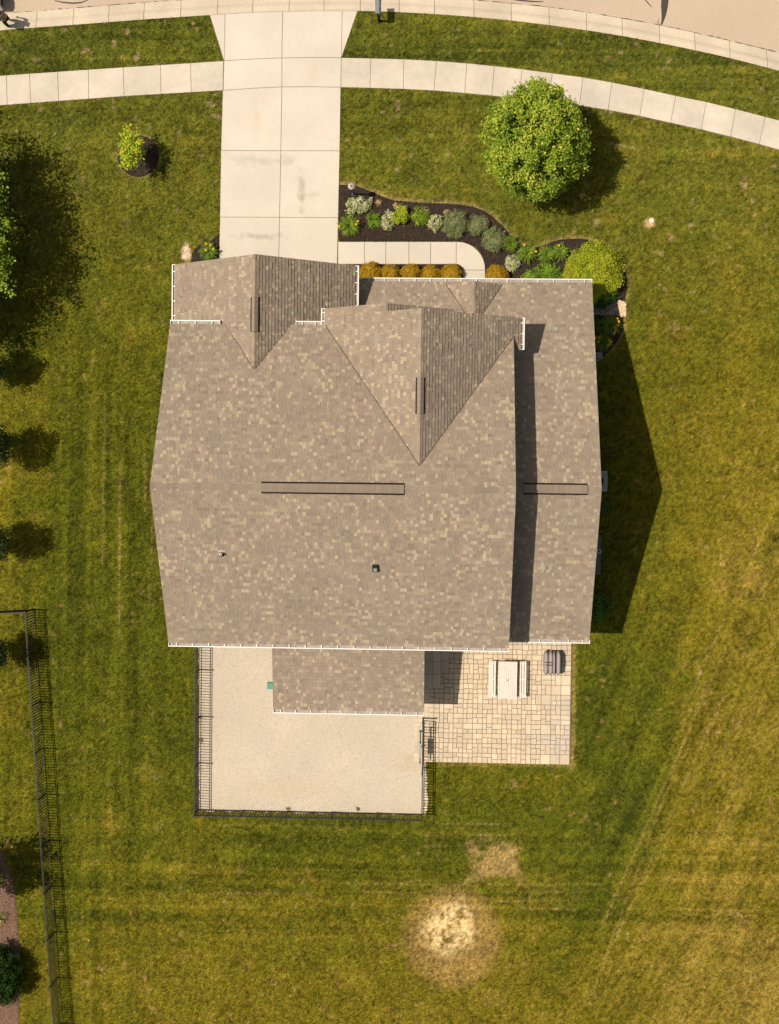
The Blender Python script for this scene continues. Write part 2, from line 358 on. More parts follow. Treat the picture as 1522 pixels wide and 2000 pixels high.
bed_small = [(702, 516), (894, 516), (901, 520), (904, 528), (904, 600), (690, 600), (690, 516)]
bed_drive = [(428.5, 455), (415, 468), (400, 474), (390, 478), (380, 487), (374, 500), (371, 530), (427, 530)]
ring = [(270.5+40.5*math.cos(t), 305+40.5*math.sin(t)) for t in np.linspace(0, 2*math.pi, 40)[:-1]]
bed_left = [(-60, 1640), (-20, 1648), (4, 1662), (14, 1684), (22, 1710), (29, 1738), (33, 1780), (36, 1815), (38, 1850), (39, 1900), (38, 2060), (-60, 2060)]
def mound(name, poly_px, m, h=.035):
    P_ = ccw([at(*p) for p in poly_px]); I = inset(P_, .10); n = len(P_)
    vs = [(*p, -.02) for p in P_]+[(*p, .005) for p in P_]+[(*p, h) for p in I]
    fs = [tuple(range(2*n, 3*n))]
    for i in range(n): j = (i+1) % n; fs += [(i, j, n+j, n+i), (n+i, n+j, 2*n+j, 2*n+i)]
    return mk(name, vs, fs, m)
def scatter_in(poly, n, r=rng):
    P_ = np.array([p[:2] for p in poly]); lo = P_.min(0); hi = P_.max(0); out = np.zeros((0, 2))
    while len(out) < n:
        q = lo+(hi-lo)*r.random((n*2, 2)); out = np.concatenate([out, q[inpoly(q[:, 0], q[:, 1], poly)]])
    return out[:n]
def chips(name, poly_px, n, pal, parent, z=.04, size=(.02, .05), m='mulch'):
    P_ = ccw([at(*p) for p in poly_px]); q = scatter_in(P_, n)
    a = rng.random(n)*6.28; L = size[0]+(size[1]-size[0])*rng.random(n); W_ = L*(.25+.5*rng.random(n)); tx = (rng.random(n)-.5)*.9; ty = (rng.random(n)-.5)*.9
    V = np.zeros((n, 4, 3))
    for k, (sx, sy) in enumerate([(-1, -1), (1, -1), (1, 1), (-1, 1)]):
        u = sx*L/2; v = sy*W_/2
        V[:, k, 0] = q[:, 0]+u*np.cos(a)-v*np.sin(a); V[:, k, 1] = q[:, 1]+u*np.sin(a)+v*np.cos(a); V[:, k, 2] = z+.015*rng.random(n)+.0+u*tx+v*ty
    pal = np.array(pal); c = pal[rng.integers(0, len(pal), n)]*(.7+.6*rng.random((n, 1)))
    o = mk_np(name, V.reshape(-1, 3), 4, M[m], parent, c); tag(o, kind='stuff'); return o
DARK = [(.042, .030, .024), (.028, .021, .017), (.064, .046, .036), (.034, .025, .021), (.036, .027, .022), (.10, .07, .05)]
for nm, pl, cnt in [('mulch_bed', bed_main, 15000), ('mulch_bed', bed_small, 2500), ('mulch_bed', bed_drive, 1500), ('mulch_bed', ring, 3000)]:
    o = tag(mound(nm, pl, M['soil']), kind='structure'); chips('mulch_chips', pl, cnt, DARK, o)
M['soil_red'] = mat('brown_mulch', (.17, .105, .075), 1, noise=(6, .2, 60, .4), bump=(50, .8, .03))
o = tag(mound('mulch_bed', bed_left, M['soil_red']), kind='structure')
chips('mulch_chips', bed_left, 9000, [(.20, .12, .085), (.13, .075, .055), (.28, .18, .13), (.09, .055, .04)], o)
stone_patch = [(1120, 588), (1207, 588), (1209, 616), (1120, 614)]
tan_patch = [(1207, 588), (1221, 590), (1222, 617), (1209, 617)]
low_patch = [(1150, 690), (1176, 688), (1177, 700), (1170, 704), (1150, 703)]
for pl, pal, nm, cnt, sz in [(stone_patch, [(.30, .26, .22), (.16, .14, .12), (.42, .38, .33), (.09, .08, .07)], 'gravel_strip', 3200, (.03, .07)), (tan_patch, [(.62, .48, .33), (.5, .36, .24), (.7, .58, .43)], 'gravel_strip', 500, (.05, .10)), (low_patch, [(.30, .26, .22), (.5, .46, .42), (.12, .10, .09)], 'gravel_strip', 400, (.03, .07))]:
    o = tag(mound(nm, pl, M['soil'], .045), kind='structure'); chips('pebbles', pl, cnt, pal, o, .055, sz, 'pebble')

# gravel run behind the house
run_px = [(388, 1235), (840, 1235), (840, 1410), (829, 1420), (829, 1590), (389, 1583)]
run_poly = ccw([at(*p) for p in run_px]); rb = MB()
e = []
for i in range(len(run_poly)):
    a = Vector(run_poly[i]); b = Vector(run_poly[(i+1) % len(run_poly)]); k = max(1, int((b-a).length/.25))
    for j in range(k): p = a.lerp(b, j/k); e.append((p.x+rng.normal()*.025, p.y+rng.normal()*.035))
rb.prism(e, -.03, .018); gravel = tag(rb.build('gravel_yard', M['gravel']), kind='structure')
chips('pebbles', run_px, 42000, [(.51, .455, .38), (.55, .495, .42), (.475, .42, .345), (.57, .515, .45)], gravel, .020, (.015, .035), 'pebble')
spill = [(829, 1420), (832, 1508), (835, 1520), (833, 1545), (837, 1560), (832, 1590), (828, 1592)]
chips('pebbles', spill, 700, [(.64, .56, .45), (.70, .62, .52)], gravel, .01, (.03, .06), 'pebble')

# ---------------------------------------------------------------- patio
PX0, PX1, PY0, PY1 = -.70, 5.38, -12.71, -7.3
patio = MB(); patio.box(PX0-.5, PY0, -.05, PX1, PY1+.5, .010); 
patio = tag(patio.build('patio', M['joint']), kind='structure')
pav = []; md = .41
nx = int(round((PX1-PX0)/md)); ny = int(round((PY1-PY0)/md)); mx = (PX1-PX0)/nx; my = (PY1-PY0)/ny
for i in range(-1, nx):
    for j in range(ny):
        x0 = PX0+i*mx; y0 = PY0+j*my; x1 = x0+mx; y1 = y0+my; r = random.random()
        def sp(a, b, t): return a+(b-a)*t
        big = i >= nx-3 and j < ny-4 and r < .55
        if big: parts = [(x0, y0, x1, y1)] if r < .3 else [(x0, y0, x1, sp(y0, y1, .5)), (x0, sp(y0, y1, .5), x1, y1)]
        else:
            t = random.choice([.42, .5, .58]); t2 = random.choice([.42, .5, .58]); t3 = random.choice([.36, .5, .64]); 
            if random.random() < .5:
                xm = sp(x0, x1, t2); parts = [(x0, y0, xm, sp(y0, y1, t)), (x0, sp(y0, y1, t), xm, y1)]
                parts += [(xm, y0, x1, sp(y0, y1, t3)), (xm, sp(y0, y1, t3), x1, y1)] if random.random() < .5 else [(xm, y0, x1, y1)]
            else:
                ym = sp(y0, y1, t2); parts = [(x0, y0, sp(x0, x1, t), ym), (sp(x0, x1, t), y0, x1, ym)]
                parts += [(x0, ym, sp(x0, x1, t3), y1), (sp(x0, x1, t3), ym, x1, y1)] if random.random() < .5 else [(x0, ym, x1, y1)]
        pav += parts
PC = [(.53, .44, .325), (.56, .47, .35), (.51, .425, .315), (.54, .455, .345), (.57, .485, .37), (.48, .41, .32)]
pav.sort(key=lambda p: -(p[2]-p[0])*(p[3]-p[1]))
rest = MB()
for k, (x0, y0, x1, y1) in enumerate(pav):
    cx, cy = (x0+x1)/2, (y0+y1)/2
    gx = float(vn(np.array([cx*.8]), np.array([cy*.8]), 3)[0])
    c = Vector(random.choice(PC)); g = Vector((.42, .39, .34)); far_ = min(1, max(0, (cx-3.6)/1.5))*min(1, max(0, (-8.8-cy)/1.5))
    c = c.lerp(g, min(.7, max(0, (gx-.55)*.9)+(.5*far_ if random.random() < .6 else 0)))*random.uniform(.95, 1.05)
    z = .036+random.uniform(-.002, .003); gp = .009; bv = .007
    vs = [(x0+gp, y0+gp, 0), (x1-gp, y0+gp, 0), (x1-gp, y1-gp, 0), (x0+gp, y1-gp, 0)]
    vs += [(v[0], v[1], z-bv) for v in vs[:4]]+[(x0+gp+bv, y0+gp+bv, z), (x1-gp-bv, y0+gp+bv, z), (x1-gp-bv, y1-gp-bv, z), (x0+gp+bv, y1-gp-bv, z)]
    fs = [(8, 9, 10, 11)]
    for i in range(4): j = (i+1) % 4; fs += [(i, j, 4+j, 4+i), (4+i, 4+j, 8+j, 8+i)]
    if k < 296:
        mk('paver', vs, fs, M['paver'], patio, [tuple(c)]*len(fs))
    else: rest.add(vs, fs, tuple(c))
tag(rest.build('small_pavers', M['paver'], patio, cols=True), kind='stuff')
# edging strip beside the patio
eb = MB(); eb.box(PX1+.005, PY0, -.05, PX1+.03, PY1+.3, .03); eb.build('edge_restraint', M['joint'], patio)
# stoop of large slabs in the corner of the back porch
def slabs_grid(xs_, ys_, z0, z1, col, parent, name='stone_slab'):
    for i in range(len(xs_)-1):
        for j in range(len(ys_)-1):
            c = Vector(col)*random.uniform(.9, 1.08)
            o = slab(name, [(xs_[i], ys_[j]), (xs_[i+1], ys_[j]), (xs_[i+1], ys_[j+1]), (xs_[i], ys_[j+1])], z0, z1, .004, M['paver'], parent)
            set_cols(o.data, [tuple(c)]*len(o.data.polygons))
stoop = empty('stoop', (0, -8.5, 0)); tag(stoop, 'stoop of large grey concrete slabs stepping down from the back porch to the patio', 'steps')
def rel(o, root):
    o.matrix_parent_inverse = Matrix.Translation(-Vector(root.location)); return o
sx = [at(829, 1300)[0]-.35, at(845.5, 1300)[0], at(861.5, 1300)[0]]; sy = [at(850, 1339)[1], at(850, 1315)[1], at(850, 1289.5)[1], at(850, 1262)[1]]
before = set(bpy.data.objects)
slabs_grid(sx, sy, .04, .36, (.50, .43, .34), stoop)
slabs_grid([sx[2], at(877, 1290)[0]], [at(870, 1313)[1], sy[2], sy[3]], .04, .19, (.50, .43, .34), stoop)
for o in set(bpy.data.objects)-before: rel(o, stoop)

# ================================================================== LAWN
zone_px = {}
def shapes_excl():
    out = [walk_poly, [at(*p) for p in drive_out], [at(*p) for p in fw_out]]
    for b in (bed_main, bed_small, bed_drive, ring, bed_left, stone_patch, tan_patch): out.append([at(*p) for p in b])
    out.append(run_poly); out.append([(PX0-.5, PY0), (PX1+.03, PY0), (PX1+.03, PY1), (PX0-.5, PY1)])
    out.append([(-9.9, -6.6), (5.2, -6.6), (5.2, 6.3), (-3.9, 6.3), (-3.9, 6.9), (-9.9, 6.9)])
    out.append(GEw+[(60, 60), (-60, 60)])
    return out
EX = shapes_excl()
def px_of(X, Y):
    c = np.stack([X, Y, np.full_like(X, -CAM_H)], -1) @ MB_
    return PPX+c[..., 0]*F_PX/-c[..., 2], PPY-c[..., 1]*F_PX/-c[..., 2]
def sm(a, b, x): t = np.clip((x-a)/(b-a), 0, 1); return t*t*(3-2*t)
def seg_d(U, V_, pts):
    d = np.full(U.shape, 1e9)
    for (x1, y1), (x2, y2) in zip(pts[:-1], pts[1:]):
        t = np.clip(((U-x1)*(x2-x1)+(V_-y1)*(y2-y1))/((x2-x1)**2+(y2-y1)**2), 0, 1)
        d = np.minimum(d, np.hypot(U-(x1+t*(x2-x1)), V_-(y1+t*(y2-y1))))
    return d
def lawn_colour(X, Y, fine=True):
    """albedo of the turf: green where it is lush, straw where it is dry"""
    U, V_ = px_of(X, Y)                                   # survey coordinates of the yard
    big = fbm(X*.16, Y*.16, 3, 1); med = fbm(X*.7, Y*.7, 4, 2); sml = fbm(X*3.2, Y*3.2, 3, 4); fin = fbm(X*11, Y*11, 2, 6)
    d = .36+.10*(big-.5)
    d += .33*sm(1180, 1450, U)*sm(500, 1100, V_)*(1-.2*sm(1500, 1700, V_))+.14*sm(1100, 1500, U)*sm(330, 560, V_)
    d += .22*sm(1560, 1820, V_)*sm(90, 260, U)
    d += .16*sm(1700, 1950, V_)+.12*sm(130, 20, U)*sm(700, 800, V_)
    d -= .16*sm(330, 240, np.abs(U-250)*1.8)*sm(600, 900, V_)*(1-sm(1400, 1650, V_))
    d -= .16*sm(300, 120, V_)*(1-.3*sm(900, 1400, U))+.0*V_
    d -= .22*np.exp(-((V_-1660)/60)**2)*sm(380, 560, U)*sm(1420, 1200, U)
    d -= .30*np.exp(-((U-(1300-(V_-1350)*.36))/60)**2)*sm(1150, 1400, V_)*sm(2000, 1800, V_)*.8
    d -= .18*np.exp(-((U-1190)/60)**2)*sm(1200, 1300, V_)*sm(1660, 1500, V_)
    d += .16*sm(340, 420, U)*sm(1250, 1500, V_)*0
    # mower lines
    vert = sm(340, 260, U)*sm(560, 700, V_)
    st = vn(X*2.6, Y*.10, 8)-.5+.9*(vn(X*8, Y*.2, 9)-.5)
    d += .22*st*vert
    sh = vn(X*.10, Y*2.4, 10)-.5+.95*(vn(X*.2, Y*9, 12)-.5)
    d += .26*sh*np.maximum(sm(230, 120, V_), sm(1560, 1640, V_)*sm(1900, 1780, V_))
    d += .12*sh*sm(400, 300, V_)*sm(900, 1000, U)
    q = X*.94-Y*.34+.012*(Y+6)**2*.3; qq = X*.34+Y*.94
    st2 = vn(q*2.2, qq*.09, 13)-.5+.7*(vn(q*7, qq*.2, 14)-.5)
    d += .24*st2*sm(1080, 1200, U)*sm(1000, 1300, V_)
    d += .42*(med-.5)+.30*(sml-.5)+.22*(fin-.5)
    # thin pale clipping lines left by the mower
    pale = np.zeros_like(d)
    for (x1, x2, yy, sl) in [(840, 1180, 1727, 0.004), (690, 860, 1726, .0), (700, 830, 1743, .0), (980, 1160, 1743, -.01), (960, 1140, 1761, -.02), (1000, 1130, 1775, .0), (400, 620, 1745, .0), (420, 700, 1610, .02), (850, 1000, 1610, .0), (840, 1000, 1632, .0), (820, 960, 1652, 0), (860, 980, 120, .09), (1100, 1260, 262, .2)]:
        yl = yy+(U-x1)*sl
        pale = np.maximum(pale, np.exp(-((V_-yl)/1.6)**2)*sm(x1, x1+15, U)*sm(x2, x2-15, U)*(.35+.9*(vn(X*9, Y*2, 15)-.3)))
    for (x1, y1, x2, y2) in [(1500, 1020, 1330, 1400), (1420, 1260, 1180, 1800), (1460, 1260, 1200, 1840), (1380, 1330, 1150, 1960), (235, 900, 232, 1250), (300, 1000, 290, 1180), (205, 760, 200, 1100), (282, 870, 285, 1000)]:
        pale = np.maximum(pale, .55*np.exp(-(seg_d(U, V_, [(x1, y1), (x2, y2)])/2.0)**2)*(.3+vn(X*2, Y*2, 16)))
    # dead and sandy patches
    w1 = 34*(med-.5)*2+16*(sml-.5)*2
    r1 = np.hypot((U-884)/1.0, (V_-1832)/1.0)+w1*.55
    halo = sm(112, 74, np.hypot(U-884, (V_-1832)*.98)+w1*.15); core = sm(66, 30, np.hypot(U-882, (V_-1818)*.92)+w1*.55)*sm(.36, .50, .5*sml+.5*fbm(X*6, Y*6, 2, 71))
    r2 = np.maximum(np.abs(U-970)/1.4, np.abs(V_-1680))+w1*.5+14*(fin-.5); p2 = sm(42, 26, r2)*sm(.34, .50, .4*sml+.6*fbm(X*2.2, Y*2.2, 2, 72)+.05)
    r3 = np.hypot((U-364)/.55, V_-495)+w1*.5; p3 = sm(26, 12, r3)
    r4 = np.hypot(U-1272, V_-432)+w1*.3; p4 = sm(13, 7, r4)
    dots = sm(.74, .84, fbm(X*1.9, Y*1.9, 3, 21))*.75
    dots2 = sm(.72, .84, fbm(X*.8, Y*.8, 3, 31))*.5
    # dry rims along beds, ring and patio
    dotf = sm(.78, .86, fbm(X*3.3+3, Y*3.3, 2, 61))*(.4+.6*sm(.4,.6,fbm(X*.3, Y*.3, 2, 62)))
    def rim(poly, wd):
        P_ = [(p[0], p[1]) for p in poly]; return np.exp(-(seg_d(U, V_, P_)/wd)**2)
    rims = np.maximum.reduce([rim(bed_edge, 7)*.55, rim(ring+[ring[0]], 4)*.4, rim([(1121, 1262), (1120, 1420), (1117, 1497)], 5)*.95*(.4+sml), rim([(1117, 1496), (850, 1493)], 3)*.45, rim([(829, 1592), (389, 1585)], 4)*.3])
    d = np.clip(d+.45*np.maximum(dots, dots2)+.5*rims, -.15, 1.15)
    dd = d[..., None]
    A = np.array([.046, .060, .0055]); B = np.array([.088, .095, .0070]); Cc = np.array([.142, .121, .010]); D = np.array([.215, .160, .030])
    col = np.where(dd < .35, A+(B-A)*np.clip((dd+.15)/.5, 0, 1), np.where(dd < .75, B+(Cc-B)*((dd-.35)/.4), Cc+(D-Cc)*np.clip((dd-.75)/.4, 0, 1)))
    straw = np.array([.40, .27, .12]); sand = np.array([.60, .46, .26]); brown = np.array([.33, .22, .10])
    def mixc(c, t, s): t = np.clip(s, 0, 1)[..., None]*1.0; return c*(1-t)+t*np.asarray(T_col)
    for T_col, s in [(np.array([.27, .18, .062]), halo*.78), (sand, core*.85), (brown, p2*.6), (straw, p2*sm(.5, .6, med)*.5), (sand, p3*.8), (straw, p4*.8), (np.array([.33, .215, .10]), dotf*.45), (straw, np.clip(pale, 0, 1)*.5), (np.array([.42, .30, .15]), rims*.35)]:
        t = np.clip(s, 0, 1)[..., None]; col = col*(1-t)+t*T_col
    # cooler, greener in the front yard
    cool = (sm(760, 300, V_)*1.0)[..., None]
    col = col*(1-cool)+cool*col*np.array([1.18, 1.16, 1.9])+np.array([0, 0, .0015])
    lum = 1+.62*(fbm(X*7.5, Y*7.5, 2, 51)-.5)+1.05*(vn(X*17, Y*17, 52)-.5)+.35*(fbm(X*1.3, Y*1.3, 2, 53)-.5)
    lum += .22*st*vert+.25*sh*(sm(420, 300, V_)+sm(1560, 1640, V_)*sm(1950, 1780, V_))+.28*st2*sm(1080, 1200, U)*sm(1000, 1300, V_)
    trk = [(1560, 900), (1500, 1020), (1440, 1180), (1350, 1380), (1270, 1560), (1210, 1700), (1165, 1850), (1140, 1960)]
    dl = seg_d(U, V_, trk); dr_ = seg_d(U, V_, [(a_+30, b_) for a_, b_ in trk]); dr2 = seg_d(U, V_, [(a_+78, b_+10) for a_, b_ in trk]); br_ = .55+.9*(vn(X*1.5, Y*1.5, 81)-.3)
    lum += .34*np.exp(-(dl/5)**2)*br_-.20*np.exp(-(dr_/15)**2)*sm(1850, 1500, V_)+.16*np.exp(-(dr2/5)**2)*br_*sm(1800, 1600, V_)
    lum += (-.17*np.exp(-((V_-1704)/15)**2)-.12*np.exp(-((V_-1750)/10)**2)-.15*np.exp(-((V_-1640)/12)**2)+.08*np.exp(-((V_-1672)/12)**2)-.04*np.exp(-((V_-1800)/14)**2))*sm(330, 480, U)*sm(1330, 1180, U)*(.6+.8*vn(X*.3, Y*2, 83))
    lum += (-.16*np.exp(-((U-262)/12)**2)-.12*np.exp(-((U-205)/10)**2)+.08*np.exp(-((U-232)/10)**2)-.10*np.exp(-((U-315)/10)**2))*sm(620, 760, V_)*sm(1500, 1350, V_)*(.6+.8*vn(X*2, Y*.3, 84))
    col = col*np.clip(lum, .35, 1.9)[..., None]*np.array([1.08, 1.09, 1.0])
    return col, np.clip(halo*.3+core+p2*.7+p3+p4, 0, 1)

gx = np.arange(-20.5, 16.51, .09); gy = np.arange(-26, 21.01, .09)
GX, GY = np.meshgrid(gx, gy); col, _b = lawn_colour(GX, GY)
GZ = np.where(inpoly(GX, GY, [(a_[0], a_[1]+.12) for a_ in EX[-1]]), -.22, 0.0)+.02*(fbm(GX*.5, GY*.5, 2, 40)-.5)*0
nxg, nyg = len(gx), len(gy)
V = np.stack([GX, GY, GZ], -1).reshape(-1, 3)
idx = np.arange(nxg*nyg).reshape(nyg, nxg)
Fq = np.stack([idx[:-1, :-1], idx[:-1, 1:], idx[1:, 1:], idx[1:, :-1]], -1).reshape(-1, 4)
X0, X1, Y0, Y1 = gx[0], gx[-1], gy[0], gy[-1]
outer = np.array([(-300, -300, 0), (300, -300, 0), (300, Y0, 0), (-300, Y0, 0), (X0, Y0, 0), (X1, Y0, 0), (-300, 17, 0), (X0, 17, 0), (X1, 15, 0), (300, 15, 0),
                  (-300, 300, -.22), (300, 300, -.22), (300, 15, -.22), (X1, 15, -.22), (X1, Y1, -.22), (X0, Y1, -.22), (X0, 17, -.22), (-300, 17, -.22)], float)
nb = len(V); V = np.concatenate([V, outer]); colv = np.concatenate([col.reshape(-1, 3), np.tile([.098, .092, .012], (len(outer), 1))])
extra = [(0, 1, 2, 3), (3, 4, 7, 6), (5, 2, 9, 8), (17, 16, 15, 10), (15, 14, 11, 10), (14, 13, 12, 11)]
me = bpy.data.meshes.new('lawn'); faces = Fq.tolist()+[tuple(nb+i for i in f) for f in extra]
me.from_pydata(V.tolist(), [], faces); me.update(); me.materials.append(M['lawn'])
a = me.color_attributes.new('Col', 'FLOAT_COLOR', 'POINT'); a.data.foreach_set('color', np.concatenate([colv, np.ones((len(colv), 1))], 1).astype(np.float32).ravel())
lawn = tag(link(bpy.data.objects.new('lawn', me)), kind='structure')

# blades
NB = 620000
X = rng.uniform(-19.6, 14.9, NB*13//10); Y = rng.uniform(-25.2, 19.6, NB*13//10)
bad = np.zeros(X.shape, bool)
for p in EX: bad |= inpoly(X, Y, p)
U, V_ = px_of(X, Y)
bad |= (U > 330) & (U < 1160) & (V_ > 640) & (V_ < 1240)
colb, bare = lawn_colour(X, Y)
bad |= rng.random(X.shape) < bare*.75
k = ~bad; X, Y, colb = X[k][:NB], Y[k][:NB], colb[k][:NB]; n = len(X)
a = rng.random(n)*6.283; Lh = .05+.06*rng.random(n); lean = .35+.75*rng.random(n); wd = .010+.012*rng.random(n)
dx, dy = np.cos(a), np.sin(a)
Vb = np.zeros((n, 3, 3)); Vb[:, 0] = np.stack([X-dy*wd, Y+dx*wd, np.full(n, -.004)], 1); Vb[:, 1] = np.stack([X+dy*wd, Y-dx*wd, np.full(n, -.004)], 1)
Vb[:, 2] = np.stack([X+dx*Lh*np.sin(lean), Y+dy*Lh*np.sin(lean), Lh*np.cos(lean)], 1)
br = rng.random((n, 1)); tint = np.where(rng.random((n, 1)) < .14, np.array([[1.6, 1.35, 1.7]]), np.array([[1, 1, 1]]))
colb = colb*(.75+.9*br**1.5)*tint*1.12
tag(mk_np('lawn_grass', Vb.reshape(-1, 3), 3, M['grass'], None, colb), kind='stuff')

# ================================================================== THE HOUSE
XM0, XM1, YRM, YF, YB, ZE, PM = -10.37, 2.52, -1.10, 4.93, -7.10, 5.80, .60
ZR = ZE+PM*(YF-YRM)
house = empty('house', (0, 0, 0)); tag(house, 'two-storey house with taupe and tan shingle gable roofs, white gutters and a front garage wing', 'house')
SH = [((.268, .216, .175), .36), ((.262, .220, .175), .20), ((.302, .251, .196), .22), ((.378, .317, .236), .16), ((.236, .190, .156), .06)]
SHC = np.array([c for c, _ in SH])*.94; SHP = np.cumsum([p for _, p in SH])
def vn1(x, y): return float(vn(np.array([x]), np.array([y]), 77)[0])
def clip_poly(sub, clip):
    out = sub
    n = len(clip)
    for i in range(n):
        a = clip[i]; b = clip[(i+1) % n]; inp = out; out = []
        if not inp: break
        ex, ey = b[0]-a[0], b[1]-a[1]
        side = lambda p: ex*(p[1]-a[1])-ey*(p[0]-a[0])
        for j in range(len(inp)):
            p = inp[j]; q = inp[(j+1) % len(inp)]; sp_, sq = side(p), side(q)
            if sp_ >= -1e-9: out.append(p)
            if (sp_ > 1e-9 and sq < -1e-9) or (sp_ < -1e-9 and sq > 1e-9):
                t = sp_/(sp_-sq); out.append((p[0]+t*(q[0]-p[0]), p[1]+t*(q[1]-p[1])))
    return out
def roof_slope(polys, udir, origin, parent, thick=.16, name='roof_slope', deckmat='trim', expo=.143, top=True):
    """polys: convex 3D polygons on one plane; udir: along the eave; shingles laid in courses from the eave up"""
    u = Vector(udir).normalized(); P0 = Vector(origin)
    a, b, c = [Vector(p) for p in polys[0][:3]]
    nrm = (b-a).cross(c-a).normalized()
    if nrm.z < 0: nrm = -nrm
    v = nrm.cross(u).normalized()
    if v.z < 0: v = -v; u = -u
    deck = MB()
    for P_ in polys:
        pts = [Vector(p) for p in P_]
        pts2 = [((p-P0).dot(u), (p-P0).dot(v)) for p in pts]
        ar = sum(pts2[i][0]*pts2[(i+1) % len(pts2)][1]-pts2[(i+1) % len(pts2)][0]*pts2[i][1] for i in range(len(pts2)))
        if ar < 0: pts = pts[::-1]
        n = len(pts); dn = Vector((0, 0, -thick))
        deck.add(pts+[p+dn for p in pts], [tuple(range(n)), tuple(reversed(range(n, 2*n)))]+[(i, n+i, n+(i+1) % n, (i+1) % n) for i in range(n)])
    slope = deck.build(name, M[deckmat], parent); slope.data.materials.append(M['shadow_underlay'])
    for pf in slope.data.polygons:
        if abs(pf.normal.dot(nrm)) > .99 and pf.normal.z > 0: pf.material_index = 1
    sh = MB(); R = random
    U00 = min((Vector(p)-P0).dot(u) for P_ in polys for p in P_)
    for P_ in polys:
        p2 = [((Vector(p)-P0).dot(u), (Vector(p)-P0).dot(v)) for p in P_]; p2 = ccw(p2)
        u0, u1 = min(p[0] for p in p2), max(p[0] for p in p2); v0, v1 = min(p[1] for p in p2), max(p[1] for p in p2)
        k0 = math.floor(v0/expo)
        for k in range(k0, math.ceil(v1/expo)+1):
            va = k*expo; vb = va+expo; rr = random.Random(k*131+int(P0.x*977)+int(abs(u.x)*13)); uu = U00-rr.random()*.3-.2
            while uu < u1:
                r = rr.random(); ci = int(np.searchsorted(SHP, r)); ci = min(ci, 4)
                if ci == 3 and vn1(P0.x+uu*.9, va*.9+P0.y) < .40 and rr.random() < .6: ci = 0
                if uu > u1: break
                w_ = rr.uniform(.10, .15) if ci == 3 else rr.choice((rr.uniform(.08, .16), rr.uniform(.12, .26)))
                if uu+w_ < u0: uu += w_; [rr.random() for _ in range(5)]; continue
                q = clip_poly([(uu, va), (uu+w_-.004, va), (uu+w_-.004, vb-.011), (uu, vb-.011)], p2); uu += w_
                if len(q) < 3: continue
                h = rr.choice([.016, .026, .029, .034]); f = rr.uniform(.93, 1.07); h2 = rr.uniform(-.02, .02); cc = (SHC[ci][0]*f*(1+h2), SHC[ci][1]*f, SHC[ci][2]*f*(1-h2))
                pts = []; base = []
                for (a_, b_) in q:
                    tt = (b_-va)/expo; hh = h*(1-tt)+.003*tt
                    p = P0+u*a_+v*b_; pts.append(p+nrm*(hh+.002)); base.append(p+nrm*.0005)
                n = len(q); fs = [tuple(range(n))]+[(i, n+i, n+(i+1) % n, (i+1) % n) for i in range(n)]
                sh.add(pts+base, fs, cc)
    so = sh.build('shingles', M['shingle'], slope, cols=True); tag(so, kind='stuff')
    return slope
def ridge_cap(a, b, n1, n2, parent, half=.15, step=.2):
    """a row of cap shingles folded over a ridge"""
    a = Vector(a); b = Vector(b); d = (b-a).normalized(); L = (b-a).length; m_ = MB(); k = int(L/step)
    u1 = Vector(n1).cross(d).normalized(); u2 = Vector(n2).cross(d).normalized()
    if u1.z > 0: u1 = -u1
    if u2.z > 0: u2 = -u2
    for i in range(k):
        s = L/k; p = a+d*(i*s); q = p+d*(s-.003); ci = min(4, int(np.searchsorted(SHP, random.random()))); ff = random.uniform(.94, 1.08); cc = tuple(x*ff for x in SHC[ci if ci != 3 else 2])
        up = Vector((0, 0, 1)); z0, z1 = .034, .022
        r = [p+u1*half+up*z0, p+up*(z0+.006), p+u2*half+up*z0, q+u1*half+up*z1, q+up*(z1+.006), q+u2*half+up*z1]
        r += [x-up*.03 for x in r]
        m_.add(r, [(0, 1, 4, 3), (1, 2, 5, 4), (0, 3, 9, 6), (2, 8, 11, 5), (0, 6, 7, 1), (1, 7, 8, 2), (3, 4, 10, 9), (4, 5, 11, 10)], cc)
    o = m_.build('ridge_cap', M['shingle'], parent, cols=True); tag(o, kind='stuff'); return o
def gutter(a, b, out, parent, n_br, wd=.15, ht=.11, cap=(1, 1)):
    """open aluminium trough from a to b hung outside an eave; out = unit vector away from the roof"""
    a = Vector(a); b = Vector(b); o_ = Vector(out); up = Vector((0, 0, 1)); m_ = MB(); d = (b-a).normalized()
    def quadbox(p, q, o0, o1, z0, z1):
        vs = [p+o_*o0+up*z0, p+o_*o1+up*z0, p+o_*o1+up*z1, p+o_*o0+up*z1, q+o_*o0+up*z0, q+o_*o1+up*z0, q+o_*o1+up*z1, q+o_*o0+up*z1]
        m_.add(vs, [(3, 2, 1, 0), (4, 5, 6, 7), (0, 1, 5, 4), (1, 2, 6, 5), (2, 3, 7, 6), (3, 0, 4, 7)])
    quadbox(a, b, 0, .008, -ht, -.01); quadbox(a, b, wd-.032, wd+.005, -ht*.98, .006)
    if cap[0]: quadbox(a, a+d*.02, .0, wd+.012, -ht, .010)
    if cap[1]: quadbox(b-d*.02, b, .0, wd+.012, -ht, .010)
    g = m_.build('gutter', M['white'], parent); m_ = MB(); quadbox(a+d*.021, b-d*.021, .0085, wd-.0325, -ht, -ht+.03); m_.build('gutter_floor', M['gutter_floor'], g)
    L = (b-a).length
    for i in range(n_br):
        t = (i+.5)/n_br*L; p = a+d*t; bm_ = MB(); bm_.bar(p+o_*-.03+up*.014, p+o_*(wd-.033)+up*.002, .03, .012); bm_.build('gutter_bracket', M['white'], g)
    return g
